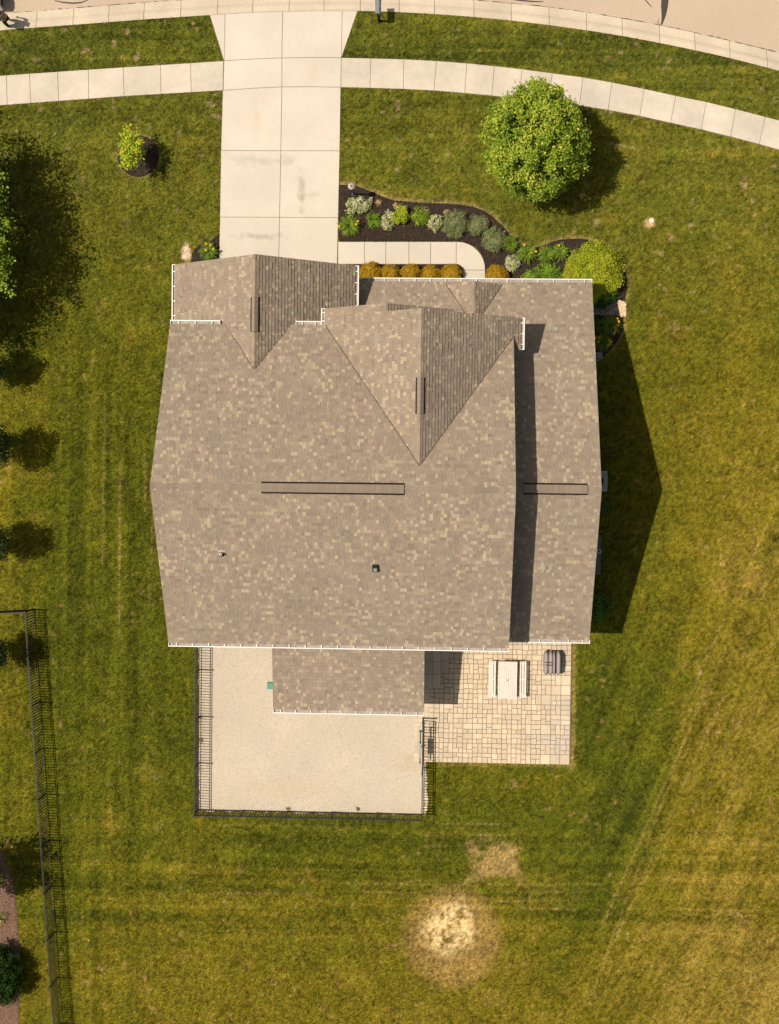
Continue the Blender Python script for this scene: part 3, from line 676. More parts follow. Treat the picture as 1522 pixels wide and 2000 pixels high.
def ridge_vent(a, b, n1, n2, parent, half=.19):
    a = Vector(a); b = Vector(b); d = (b-a).normalized(); up = Vector((0, 0, 1))
    u1 = Vector(n1).cross(d).normalized(); u2 = Vector(n2).cross(d).normalized()
    if u1.z > 0: u1 = -u1
    if u2.z > 0: u2 = -u2
    m_ = MB(); h = .075
    def ring_(p): return [p+u1*half+up*(h), p+up*(h+.02), p+u2*half+up*h, p+u1*half+up*0, p+u2*half+up*0, p]
    A = ring_(a); B = ring_(b)
    m_.add(A+B, [(0, 3, 9, 6), (2, 8, 10, 4), (0, 1, 5, 3), (1, 2, 4, 5), (6, 9, 11, 7), (7, 11, 10, 8), (0, 6, 7, 1), (1, 7, 8, 2)])
    # flared louvre lips along both sides
    for uu in (u1, u2):
        m_.add([a+uu*(half-.005)+up*(h-.02), b+uu*(half-.005)+up*(h-.02), b+uu*(half+.055)+up*(.04), a+uu*(half+.055)+up*.04, a+uu*(half+.055)+up*.0, b+uu*(half+.07)+up*0], [(0, 1, 2, 3), (3, 2, 5, 4)])
    g = m_.build('ridge_vent', M['ridge_dark'], parent)
    L = (b-a).length; k = max(1, int(L/.2)); c = MB()
    for i in range(k):
        s = L/k; p = a+d*(i*s); q = p+d*(s-.004); ci = min(4, int(np.searchsorted(SHP, random.random()))); ff = random.uniform(.95, 1.05); cc = tuple(x*ff for x in SHC[0]); hh = half-.012
        r = [p+u1*hh+up*(h+.016), p+up*(h+.038), p+u2*hh+up*(h+.016), q+u1*hh+up*(h+.008), q+up*(h+.030), q+u2*hh+up*(h+.008)]; r += [x-up*.02 for x in r]
        c.add(r, [(0, 1, 4, 3), (1, 2, 5, 4), (0, 3, 9, 6), (2, 8, 11, 5), (0, 6, 7, 1), (1, 7, 8, 2), (3, 4, 10, 9), (4, 5, 11, 10)], cc)
    tag(c.build('cap_shingles', M['shingle'], g, cols=True), kind='stuff'); return g
nS = lambda p, s=1: Vector((0, s*p, 1)).normalized()      # slope facing +y (s=1) or -y
nX = lambda p, s=1: Vector((s*p, 0, 1)).normalized()

# --- main roof
roof_slope([[(XM0, YF, ZE), (XM1, YF, ZE), (XM1, YRM, ZR), (XM0, YRM, ZR)]], (1, 0, 0), (XM0, YF, ZE), house)
roof_slope([[(XM0, YB, ZE), (XM1, YB, ZE), (XM1, YRM, ZR), (XM0, YRM, ZR)]], (1, 0, 0), (XM0, YB, ZE), house)
ridge_cap((XM0, YRM, ZR), (XM1, YRM, ZR), nS(PM), nS(PM, -1), house)
ridge_vent((-6.43, YRM, ZR), (-1.39, YRM, ZR), nS(PM), nS(PM, -1), house)
gutter((XM0, YB, ZE-.0), (XM1-.02, YB, ZE-.0), (0, -1, 0), house, 21)
gutter((XM0, YF, ZE), (at(430, 632, ZE)[0], YF, ZE), (0, 1, 0), house, 3)
gutter((at(578, 632, ZE)[0], YF, ZE), (-4.66, YF, ZE), (0, 1, 0), house, 2)
# --- wing roof (one storey, right and front)
PWF = .583; ZW = 7.40; YW = -1.07; XW = 5.72; YWF = 6.95; ZWF = ZW-PWF*(YWF-YW)
PWB = .583; YWB = -6.97; ZWB = ZW-PWB*(YW-YWB)
zf = lambda y: ZW-PWF*(y-YW)
roof_slope([[(-3.45, YWF, ZWF), (XW, YWF, ZWF), (XW, 4.45, zf(4.45)), (-3.45, 4.45, zf(4.45))], [(2.2, 4.45, zf(4.45)), (XW, 4.45, zf(4.45)), (XW, YW, ZW), (2.2, YW, ZW)]], (1, 0, 0), (-3.45, YWF, ZWF), house)
roof_slope([[(2.2, YWB, ZWB), (XW, YWB, ZWB), (XW, YW, ZW), (2.2, YW, ZW)]], (1, 0, 0), (2.2, YWB, ZWB), house)
ridge_cap((2.25, YW, ZW), (XW, YW, ZW), nS(PWF), nS(PWB, -1), house)
ridge_vent((2.89, YW, ZW), (5.21, YW, ZW), nS(PWF), nS(PWB, -1), house)
gutter((-3.36, YWF, ZWF), (XW+.0, YWF, ZWF), (0, 1, 0), house, 15)
gutter((2.40, YWB, ZWB), (XW+.02, YWB, ZWB), (0, -1, 0), house, 6, cap=(0, 1))
# small gable over the front door
gx0, gx1, gxm, gyf = -.02, 2.19, 1.085, 6.86; pg = .92
zg0 = zf(gyf)+.01; zg1 = zg0+pg*(gxm-gx0); ya = YW+(ZW-zg1)/PWF
roof_slope([[(gx0, gyf, zg0), (gxm, gyf, zg1), (gxm, ya, zg1)]], (0, 1, 0), (gx0, gyf, zg0), house, thick=.10)
roof_slope([[(gx1, gyf, zg0), (gxm, gyf, zg1), (gxm, ya, zg1)]], (0, 1, 0), (gx1, gyf, zg0), house, thick=.10)
# --- garage wing gable
PG = .85; GX0, GX1 = -10.53, -3.55; GXM = (GX0+GX1)/2; GYF = 7.42; ZGR = 6.84; ZGE = ZGR-PG*(GXM-GX0); GYB = 3.2
xv = GXM-(ZGR-ZE)/PG; xv2 = GXM+(ZGR-ZE)/PG
roof_slope([[(GX0, GYF, ZGE), (GXM, GYF, ZGR), (GXM, YF-.1, ZGR), (GX0, YF-.1, ZGE)], [(xv, YF-.1, ZE), (GXM, YF-.1, ZGR), (GXM, GYB, ZGR)]], (0, 1, 0), (GX0, GYF, ZGE), house)
roof_slope([[(GX1, GYF, ZGE), (GXM, GYF, ZGR), (GXM, YF-.1, ZGR), (GX1, YF-.1, ZGE)], [(xv2, YF-.1, ZE), (GXM, YF-.1, ZGR), (GXM, GYB, ZGR)]], (0, 1, 0), (GX1, GYF, ZGE), house)
ridge_cap((GXM, GYF, ZGR), (GXM, GYB+.1, ZGR), nX(PG, -1), nX(PG), house)
ridge_vent((GXM, 5.86, ZGR), (GXM, 4.58, ZGR), nX(PG, -1), nX(PG), house, half=.17)
gutter((GX0, GYF, ZGE), (GX0, YF+.22, ZGE), (-1, 0, 0), house, 4)
gutter((GX1, GYF, ZGE), (GX1, YF+.72, ZGE), (1, 0, 0), house, 4)
# --- upper front gable and the smaller one set in front of it
P2 = .855; AX0, AX1 = -4.52, 2.78; AXM = (AX0+AX1)/2; AYF = 5.27; ZA = ZE+P2*(AXM-AX0); AYB = YF-(ZA-ZE)/PM
BXM = -2.12; BX1 = 2*BXM-AX0; BYF = 5.56; ZB = ZE+P2*(BXM-AX0)
yv = YF-(ZE+P2*(AX1-XM1)-ZE)/PM
roof_slope([[(AX0, BYF, ZE), (BXM, BYF, ZB), (BXM, AYF, ZB), (AX0, AYF, ZE)], [(AX0, AYF, ZE), (AXM, AYF, ZA), (AXM, YF, ZA), (AX0, YF, ZE)], [(AX0, YF, ZE), (AXM, YF, ZA), (AXM, AYB, ZA)]], (0, 1, 0), (AX0, BYF, ZE), house)
roof_slope([[(AX1, AYF, ZE), (AXM, AYF, ZA), (AXM, yv, ZA), (XM1, yv, ZE+P2*(AX1-XM1)), (XM1, 4.06, ZE+P2*(AX1-XM1)), (AX1, 4.06, ZE)][:4]+[(AX1, yv, ZE)], [(XM1, yv, ZE+P2*(AX1-XM1)), (AXM, yv, ZA), (AXM, AYB, ZA)], [(AX1, yv, ZE), (XM1+.01, yv, ZE+P2*(AX1-XM1-.01)), (XM1+.22, 4.06, ZE+P2*(AX1-XM1-.22)), (AX1, 4.06, ZE)]], (0, 1, 0), (AX1, AYF, ZE), house)
roof_slope([[(BX1, BYF, ZE), (BXM, BYF, ZB), (BXM, AYF-.05, ZB), (BX1, AYF-.05, ZE)]], (0, 1, 0), (BX1, BYF, ZE), house)
ridge_cap((AXM, AYF, ZA), (AXM, AYB+.1, ZA), nX(P2, -1), nX(P2), house)
ridge_vent((AXM, 2.84, ZA), (AXM, 1.56, ZA), nX(P2, -1), nX(P2), house, half=.17)
gutter((AX0, BYF, ZE), (AX0, YF+.0, ZE), (-1, 0, 0), house, 2)
gutter((AX1, AYF, ZE), (AX1, 4.08, ZE), (1, 0, 0), house, 3)
# --- back porch roof
BPX0, BPX1, BPY, ZP0, ZP1 = -6.68, -.68, -10.06, 3.10, 3.78
roof_slope([[(BPX0, BPY, ZP0), (BPX1, BPY, ZP0), (BPX1, -6.75, ZP1), (BPX0, -6.75, ZP1)]], (1, 0, 0), (BPX0, BPY, ZP0), house)
gutter((BPX0, BPY, ZP0), (BPX1, BPY, ZP0), (0, -1, 0), house, 10)
# --- walls
def wall_prism_x(x0, x1, prof, m, name='wall'):
    n = len(prof); vs = [(x0, y, z) for y, z in prof]+[(x1, y, z) for y, z in prof]
    return mk(name, vs, [tuple(range(n)), tuple(reversed(range(n, 2*n)))]+[(i, n+i, n+(i+1) % n, (i+1) % n) for i in range(n)], m, house)
def wall_prism_y(y0, y1, prof, m, name='wall'):
    n = len(prof); vs = [(x, y0, z) for x, z in prof]+[(x, y1, z) for x, z in prof]
    return mk(name, vs, [tuple(reversed(range(n))), tuple(range(n, 2*n))]+[(i, (i+1) % n, n+(i+1) % n, n+i) for i in range(n)], m, house)
t_ = .20
zm = lambda y: ZE+PM*min(YF-y, y-YB)-t_
wall_prism_x(XM0+.3, XM1-.25, [(YB+.4, -.05), (YB+.4, zm(YB+.4)), (YRM, ZR-t_), (YF-.35, zm(YF-.35)), (YF-.35, -.05)], M['siding'])
wall_prism_x(XM1-.3, XW-.28, [(YWB+.4, -.05), (YWB+.4, ZWB+PWB*.4-t_), (YW, ZW-t_), (6.2, zf(6.2)-t_), (6.2, -.05)], M['siding'])
wall_prism_x(-3.9, XM1, [(4.4, -.05), (4.4, zf(4.4)-t_), (6.2, zf(6.2)-t_), (6.2, -.05)], M['stone'])
wall_prism_y(4.4, GYF-.35, [(GX0+.3, -.05), (GX1-.3, -.05), (GX1-.3, ZGE+PG*.3-t_), (GXM, ZGR-t_), (GX0+.3, ZGE+PG*.3-t_)], M['siding'])
wall_prism_y(4.3, AYF-.3, [(AX0+.3, 3.5), (AX1-.42, 3.5), (AX1-.42, ZE+P2*.42-t_), (AXM, ZA-t_), (AX0+.3, ZE+P2*.3-t_)], M['siding'])
wall_prism_y(4.9, BYF-.3, [(AX0+.32, 3.5), (BX1-.3, 3.5), (BX1-.3, ZE+P2*.3-t_), (BXM, ZB-t_), (AX0+.32, ZE+P2*.32-t_)], M['siding'])
# porch deck, posts, doors and windows
b_ = MB(); b_.box(BPX0+.3, BPY+.3, -.05, BPX1-.3, YB+.4, .42); b_.build('porch_floor', M['paver'] if False else M['walk'], house)
for x in (BPX0+.4, (BPX0+BPX1)/2, BPX1-.4):
    b_ = MB(); b_.box(x-.08, BPY+.32, .42, x+.08, BPY+.48, ZP0-.1); b_.build('porch_post', M['white'], house)
def opening(cx, cy, z0, w_, h, out, nm='window', m='glass', mull=True):
    o_ = Vector(out); s_ = Vector((-o_.y, o_.x, 0)); c_ = Vector((cx, cy, 0)); f_ = MB()
    def pl(a, b, z0_, z1_, d0, d1):
        p = c_+s_*a+o_*d0; q = c_+s_*b+o_*d1; f_.box(p.x, p.y, z0_, q.x, q.y, z1_)
    pl(-w_/2-.08, -w_/2, z0, z0+h, .005, .05); pl(w_/2, w_/2+.08, z0, z0+h, .005, .05)
    pl(-w_/2-.08, w_/2+.08, z0+h, z0+h+.08, .005, .052); pl(-w_/2-.08, w_/2+.08, z0-.08, z0, .005, .052)
    if mull: pl(-w_/2, w_/2, z0+h/2-.02, z0+h/2+.02, .022, .04)
    fr = f_.build('%s' % nm, M['white'], house)
    g_ = MB(); p = c_+s_*(-w_/2)+o_*.004; q = c_+s_*(w_/2)+o_*.02; g_.box(p.x, p.y, z0, q.x, q.y, z0+h); g_.build('pane' if m == 'glass' else 'panel', M[m], fr)
M['door'] = mat('door_paint', (.30, .27, .24), .5)
opening(GXM, GYF-.35, .08, 4.8, 2.2, (0, 1, 0), 'garage_door', 'door', False)
opening(1.1, 6.2, .15, .95, 2.05, (0, 1, 0), 'door', 'door', False)
for x in (-2.6, -.9, 3.9): opening(x, 6.2, .7, .9, 1.15, (0, 1, 0))
for x, y in ((-2.1, BYF-.3), (1.6, AYF-.3)): opening(x, y, 4.4, 1.2, 1.3, (0, 1, 0))
for x in (-9, -6.5, -3.2, .8): opening(x, YB+.4, 3.6, 1.0, 1.3, (0, -1, 0))
for x in (-5.6, -2.4): opening(x, YB+.4, .5, 1.6, 2.0, (0, -1, 0))
for y in (-4.6, 1.2, 4.0): opening(XW-.28, y, .9, .9, 1.4, (1, 0, 0))
for y in (-5, -2, 2): opening(XM0+.3, y, 3.7, .8, 1.2, (-1, 0, 0))
# dark strips painting in the shadow line where the gables meet the slopes
M['valley_shadow'] = mat('valley_shadow_brown', (.115, .09, .07), .9, noise=(8, .5))
def valley_shadow(a, b, wd=.036):
    a = Vector(a)+Vector((0, 0, .030)); b = Vector(b)+Vector((0, 0, .030)); b_ = MB(); b_.bar(a, b, wd, .03); b_.build('valley_shadow', M['valley_shadow'], house)
valley_shadow((xv, YF-.05, ZE), (GXM, GYB, ZGR)); valley_shadow((xv2, YF-.05, ZE), (GXM, GYB, ZGR))
valley_shadow((AX0, YF, ZE), (AXM, AYB, ZA)); valley_shadow((XM1, yv, ZE+P2*(AX1-XM1)), (AXM, AYB, ZA))
valley_shadow((gx0, gyf, zg0), (gxm, ya, zg1)); valley_shadow((gx1, gyf, zg0), (gxm, ya, zg1))
# vents in the back slope
def on_slope(x, y): return Vector((x, y, ZE+PM*(y-YB)))
p = on_slope(-8.03, -3.56)
b_ = MB(); nn = nS(PM, -1); vv = Vector((0, 1, PM)).normalized()
c0 = p-vv*.10+nn*.02
b_.add([c0+Vector((-.19, 0, 0))-vv*.04, c0+Vector((.19, 0, 0))-vv*.04, c0+Vector((.19, 0, 0))+vv*.14, c0+Vector((.12, 0, 0))+vv*.26, c0+Vector((-.12, 0, 0))+vv*.26, c0+Vector((-.19, 0, 0))+vv*.14], [(0, 1, 2, 3, 4, 5)])
b_.v += [tuple(Vector(v)-nn*.03) for v in b_.v[:6]]; b_.f += [(i, 6+i, 6+(i+1) % 6, (i+1) % 6) for i in range(6)]; b_.c += [(.5,)*3]*6
boot = b_.build('vent_pipe', M['white'], house)
b_ = MB(); b_.tube([p+nn*.01, p+nn*.05, p+Vector((0, 0, .10))], [.11, .08, .065], 16); b_.build('boot_collar', M['plastic_black'], boot)
b_ = MB(); b_.tube([p, p+Vector((0, 0, .34))], [.045, .045], 14); b_.build('pipe', M['white'], boot)
b_ = MB(); b_.tube([p+Vector((0, 0, .335)), p+Vector((0, 0, .345))], [.03, .03], 14); b_.build('pipe_mouth', M['plastic_black'], boot)
p = on_slope(-2.45, -3.98)
b_ = MB(); c0 = p+nn*.015
rect = lambda c_, hx, hv: [c_+Vector((-hx, 0, 0))-vv*hv, c_+Vector((hx, 0, 0))-vv*hv, c_+Vector((hx, 0, 0))+vv*hv, c_+Vector((-hx, 0, 0))+vv*hv]
b_.add(rect(c0, .12, .14)+rect(c0+nn*.16, .10, .11), [(0, 1, 5, 4), (1, 2, 6, 5), (2, 3, 7, 6), (3, 0, 4, 7), (4, 5, 6, 7)]); rvn = b_.build('roof_vent', M['plastic_black'], house)
b_ = MB(); b_.add(rect(c0+nn*.165-vv*.01, .065, .07)+rect(c0+nn*.175-vv*.01, .06, .065), [(0, 1, 5, 4), (1, 2, 6, 5), (2, 3, 7, 6), (3, 0, 4, 7), (4, 5, 6, 7)]); b_.build('vent_hood', M['ac_grey'], rvn)
# side of the house: window-well cover and hose hook
M['dark_grey'] = mat('dark_grey_plastic', (.12, .11, .10), .7)
cv = MB(); x0, y0 = at(1158, 1045); x1, y1 = at(1172, 1122); cv.box(x0, y1, .0, x1, y0, .22); o = cv.build('window_well_cover', M['dark_grey']); tag(o, 'low grey window well cover against the shaded right wall of the house', 'cover')
hk = MB(); x, y = at(1172, 1077, .6); hk.tube([(x-.12, y+.06, .6), (x+.02, y+.07, .62), (x+.05, y, .63), (x+.02, y-.07, .62), (x-.12, y-.06, .6)], .014, 6); hk.bar((x-.10, y, .0), (x-.10, y, .62), .03, .03); tag(hk.build('hose_hook', M['white']), 'small white looped hose hook on the shaded right side of the house', 'hook')
gb = MB(); x, y = at(528, 1338); gb.box(x-.10, y-.13, 0, x+.35, y+.13, .30); tag(gb.build('utility_box', M['green']), 'small green utility box peeping from under the left edge of the back porch roof', 'utility box')
tb = MB(); x, y = at(1160, 594); tb.box(x-.2, y-.16, .0, x+.14, y+.14, .2); tag(tb.build('drain_box', M['teal']), 'dark teal drain box in the grey gravel strip beside the right wall', 'drain box')

# ================================================================== OBJECTS
# --- air conditioner
x, y = at(1166, 940, .8); ac = empty('air_conditioner', (x, y, 0)); tag(ac, 'grey square air conditioning unit with round black fan grille by the right wall', 'air conditioner')
def rbox(hx, hy, z0, z1, r, n=5):
    pts = []
    for cx, cy, a0 in ((hx-r, hy-r, 0), (-hx+r, hy-r, 90), (-hx+r, -hy+r, 180), (hx-r, -hy+r, 270)):
        for i in range(n): t = math.radians(a0+90*i/(n-1)); pts.append((cx+r*math.cos(t), cy+r*math.sin(t)))
    return pts
b_ = MB(); b_.prism(rbox(.44, .36, 0, 1, .10), .05, .80); b_.build('casing', M['ac_grey'], ac)
b_ = MB(); pts = [(.285*math.cos(t), .285*math.sin(t)) for t in np.linspace(0, 2*math.pi, 28)[:-1]]; b_.prism(pts, .79, .806); b_.build('fan_well', M['plastic_black'], ac)
b_ = MB()
for r in (.07, .12, .17, .22, .27): b_.tube([(r*math.cos(t), r*math.sin(t), .815) for t in np.linspace(0, 2*math.pi, 25)], .004, 4, False)
b_.build('fan_grille', M['black'], ac)
b_ = MB(); b_.tube([(0, 0, .805), (0, 0, .83)], .085, 16); b_.build('fan_hub', M['ac_grey'], ac)
b_ = MB(); b_.box(-.5, -.42, 0, .5, .42, .06); b_.build('pad', M['walk'], ac)

# --- mailbox
x, y = at(741, 41); mbx = empty('mailbox', (x, y, 0)); tag(mbx, 'grey kerbside mailbox on a black post in the grass by the driveway mouth', 'mailbox')
b_ = MB(); b_.box(-.05, -.05, -.02, .05, .05, 1.02); b_.build('post', M['black'], mbx)
b_ = MB(); b_.bar((0, -.02, .86), (-.0, .20, 1.0), .05, .05); b_.bar((0, 0, 1.0), (0, .46, 1.0), .13, .035); b_.build('bracket', M['black'], mbx)
prof = [(-.115, 0), (.115, 0), (.115, .14), (.085, .2), (.045, .235), (-.045, .235), (-.085, .2), (-.115, .14)]
n = len(prof); vs = [(a_, -.06, 1.02+z) for a_, z in prof]+[(a_, .50, 1.02+z) for a_, z in prof]
mk('box', vs, [tuple(range(n)), tuple(reversed(range(n, 2*n)))]+[(i, n+i, n+(i+1) % n, (i+1) % n) for i in range(n)], M['mailbox'], mbx)
b_ = MB(); b_.prism([(-.125, .485), (.125, .485), (.125, .515), (-.125, .515)], 1.01, 1.20); b_.bar((-.03, .5, 1.275), (.03, .5, 1.275), .03, .05, (0, 1, 0)); b_.build('door', M['black'], mbx)
b_ = MB(); b_.box(.118, .12, 1.08, .128, .15, 1.27); b_.build('flag', M['black'], mbx)

# --- garden lamp
x, y = at(691.5, 379); lp = empty('garden_lamp', (x, y, 0)); tag(lp, 'black lamp post with a round grey cap in the mulch bed by the driveway', 'lamp post')
b_ = MB(); b_.tube([(0, 0, 0), (0, 0, .05), (0, 0, .06), (0, 0, 1.45)], [.09, .09, .032, .028], 12); b_.build('post', M['black'], lp)
b_ = MB(); b_.tube([(0, 0, 1.45), (0, 0, 1.72)], [.05, .085], 10); b_.build('lantern', M['glass'], lp)
b_ = MB(); b_.tube([(0, 0, 1.72), (0, 0, 1.745), (0, 0, 1.80), (0, 0, 1.81)], [.135, .135, .06, .035], 20); b_.build('cap', M['lamp_top'], lp)
b_ = MB(); b_.tube([(0, 0, 1.81), (0, 0, 1.85), (0, 0, 1.88)], [.022, .03, .008], 10); b_.build('finial', M['black'], lp)

# --- valve cover in the lawn
x, y = at(1273, 431); b_ = MB(); b_.tube([(0, 0, 0), (0, 0, .05), (0, 0, .065)], [.10, .10, .075], 20); o = b_.build('cleanout_cap', M['cover']); o.location = (x, y, 0); tag(o, 'round pale cleanout cap in a bare spot of the front lawn', 'pipe cap')

# --- picnic set
def slatted(root, cx, cy, w_, l, z, ns, name):
    sw_ = w_/ns
    for i in range(ns):
        for (ya, yb) in ((-l/2, -.03), (.0, l/2)):
            b_ = MB(); b_.box(cx-w_/2+i*sw_+.013, cy+ya, z-.028, cx-w_/2+(i+1)*sw_-.013, cy+yb-.012, z); b_.build(name, M['white_resin'], root)
tx, ty = 2.72, -9.10
tb = empty('picnic_table', (tx, ty, 0), math.radians(-.3)); tag(tb, 'white slatted patio table with an umbrella hole, between the two white benches', 'table')
slatted(tb, 0, 0, .80, 1.56, .74, 9, 'table_slat')
b_ = MB(); b_.box(-.385, -.765, .690, .385, .765, .708); b_.build('underside', M['white_resin'], tb)
b_ = MB(); b_.box(-.38, -.74, .64, .38, -.68, .688); b_.box(-.38, .68, .64, .38, .74, .688); b_.box(-.38, -.045, .64, .38, .02, .689); b_.build('frame', M['white_resin'], tb)
for sx_ in (-1, 1):
    for sy_ in (-1, 1): b_ = MB(); b_.box(sx_*.33-.035, sy_*.68-.035, 0.04, sx_*.33+.035, sy_*.68+.035, .66); b_.build('leg', M['white_resin'], tb)
b_ = MB(); b_.tube([(0, .0, .742), (0, 0, .75)], [.028, .028], 14); b_.build('umbrella_hole', M['plastic_black'], tb)
for k, (bx_, lab) in enumerate(((2.10, 'white slatted bench on the left side of the patio table'), (3.36, 'white slatted bench on the right side of the patio table'))):
    bn = empty('bench', (bx_, ty+.0, 0)); tag(bn, lab, 'bench', 'white slatted benches at the patio table')
    slatted(bn, 0, 0, .31, 1.52, .45, 3, 'seat_slat')
    b_ = MB(); b_.box(-.145, -.68, .37, .145, -.62, .42); b_.box(-.145, .62, .37, .145, .68, .42); b_.box(-.145, -.04, .37, .145, .02, .435); b_.build('frame', M['white_resin'], bn)
    for sx_ in (-1, 1):
        for sy_ in (-1, 1): b_ = MB(); b_.box(sx_*.12-.025, sy_*.64-.025, .04, sx_*.12+.025, sy_*.64+.025, .37); b_.build('leg', M['white_resin'], bn)

# --- folded grey loungers standing together
x, y = at(1079.5, 1295, .45)
def pad(root, cx, w_, l, z0, z1, tilt, name='padded_panel'):
    """soft panel with rounded ends standing on edge"""
    bm = bmesh.new(); n = 18; ring_ = []
    prof = [(math.copysign(abs(math.cos(t))**.7, math.cos(t)), math.copysign(abs(math.sin(t))**.7, math.sin(t))) for t in np.linspace(0, 2*math.pi, 17)[:-1]]
    rows = []
    for s_ in np.linspace(-1, 1, 13):
        k_ = (1-abs(s_)**5)**.5*.9+.1 if abs(s_) < 1 else .25
        rows.append([bm.verts.new((cx+px_*w_/2*k_+tilt*((pz_*.5+.5)*(z1-z0)), s_*l/2, z0+(pz_*k_*.5+.5)*(z1-z0))) for px_, pz_ in prof])
    for r0, r1 in zip(rows[:-1], rows[1:]):
        for i in range(16): j = (i+1) % 16; bm.faces.new((r0[i], r0[j], r1[j], r1[i]))
    bm.faces.new(rows[0][::-1]); bm.faces.new(rows[-1])
    bmesh.ops.recalc_face_normals(bm, faces=bm.faces); me = bpy.data.meshes.new(name); bm.to_mesh(me); bm.free(); me.materials.append(M['cushion']); me.shade_smooth()
    return link(bpy.data.objects.new(name, me), root)
ch = empty('folded_lounger', (x+.0, y, 0)); tag(ch, 'folded grey padded patio loungers with dark straps at the upper right of the patio', 'folded chairs')
for cx, w_, z1, tl in ((-.27, .20, .68, -.0), (-.08, .20, .72, 0), (.055, .11, .78, 0), (.22, .20, .70, .03)): pad(ch, cx, w_, 1.0, .05, z1, tl)
b_ = MB()
for cx, z1 in ((-.25, .68), (-.085, .74)):
    for yy in (.055, -.055): b_.box(cx-.08, yy-.016, z1-.03, cx+.08, yy+.016, z1+.008)
b_.build('strap', M['plastic_black'], ch)
b_ = MB(); b_.box(-.30, -.40, .0, .26, -.34, .06); b_.box(-.30, .34, .0, .26, .40, .06); b_.box(.02, -.42, .06, .14, .42, .5); b_.build('frame', M['black'], ch)

# --- fences
def picket_mesh(h=1.12):
    b_ = MB(); b_.box(-.014, -.014, .06, .014, .014, h); me = bpy.data.meshes.new('picket'); me.from_pydata(b_.v, [], b_.f); me.materials.append(M['black']); return me
def post_mesh(h=1.25):
    b_ = MB(); b_.box(-.03, -.03, -.02, .03, .03, h); b_.box(-.036, -.036, h, .036, .036, h+.02); me = bpy.data.meshes.new('post'); me.from_pydata(b_.v, [], b_.f); me.materials.append(M['black']); return me
PK, PO = picket_mesh(), post_mesh()
def place(me, name, parent, x, y, rz=0):
    o = bpy.data.objects.new(name, me); o.location = (x, y, 0); o.rotation_euler = (0, 0, rz); return link(o, parent)
def fence_run(root, pts, every=1.88, first=True, last=True, zs=(.17, 1.03, 1.20), phase=0, top=None):
    L = 0; segs = []
    for a_, b2 in zip(pts[:-1], pts[1:]): l = (Vector(b2)-Vector(a_)).length; segs.append((L, l, Vector(a_), Vector(b2))); L += l
    def pos(s_):
        for l0, l, a_, b2 in segs:
            if s_ <= l0+l+1e-6: d = (b2-a_)/l; return a_+d*(s_-l0), math.atan2(d.y, d.x)
        return segs[-1][3], 0
    k = max(1, round(L/every))
    for i in range(k+1):
        if (i == 0 and not first) or (i == k and not last): continue
        p_, r_ = pos(L*i/k); place(PO, 'post', root, p_.x, p_.y, r_)
    for i in range(k):
        s0, s1 = L*i/k, L*(i+1)/k; a_, r_ = pos(s0+.001); b2, _ = pos(s1-.001); b_ = MB()
        dv = (b2-a_).normalized()*.031
        for z in zs: b_.bar((*(a_+dv), z), (*(b2-dv), z), .026, .026)
        b_.build('rail', M['black'], root)
        m_ = round((s1-s0)/.118)
        for j in range(1, m_): p_ = a_.lerp(b2, j/m_); place(PK, 'picket', root, p_.x, p_.y, r_)
f1 = empty('fence'); tag(f1, 'black metal picket fence around the gravel yard behind the house', 'fence')
FX0, FY0, FX1 = -10.15, -14.90, -.74
fence_run(f1, [(FX0, -7.0), (FX0, FY0)], 1.87)
fence_run(f1, [(FX0, FY0), (FX1, FY0)], 1.88, first=False)
fence_run(f1, [(FX1, FY0), (FX1, -12.95)], 1.9, first=False)
gate = empty('gate', (FX1, -12.95, 0)); tag(gate, 'black metal gate with a grey latch plate between gravel yard and patio', 'gate')
place(PO, 'post', f1, FX1, -10.85)
b_ = MB()
for yy in (.08, 1.98): b_.box(-.02, yy-.02, .08, .02, yy+.02, 1.22)
for z in (.12, 1.02, 1.20): b_.box(-.018, .101, z-.014, .018, 1.959, z+.014)
b_.build('gate_frame', M['black'], gate)
for j in range(1, 15): place(PK, 'picket', gate, 0, .08+j*.1266)
b_ = MB(); b_.box(-.13, .62, .78, -.06, 1.25, 1.18); b_.build('latch_box', M['ac_grey'], gate)
for bb in ((-.12, .36, .95, -.07, .62, 1.0), (-.12, 1.25, .95, -.07, 1.7, 1.0), (-.14, 1.70, .98, .0, 1.76, 1.04), (-.14, .92, .3, -.02, .96, .34)): b_ = MB(); b_.box(*bb); b_.build('latch_arm', M['black'], gate)
f2 = empty('fence'); tag(f2, 'long black metal picket fence along the left neighbour\'s lawn', 'fence')
Lp = [at(x, y, 1.2) for x, y in ((48.5, 1196), (51.2, 1244.7), (56.4, 1334), (64.5, 1422.5), (75.5, 1601), (93.5, 1871), (104, 2010), (112, 2110))]
fence_run(f2, Lp, 1.9)
fence_run(f2, [at(-150, 1206, 1.2), at(48.5, 1196, 1.2)], 1.9, last=False)

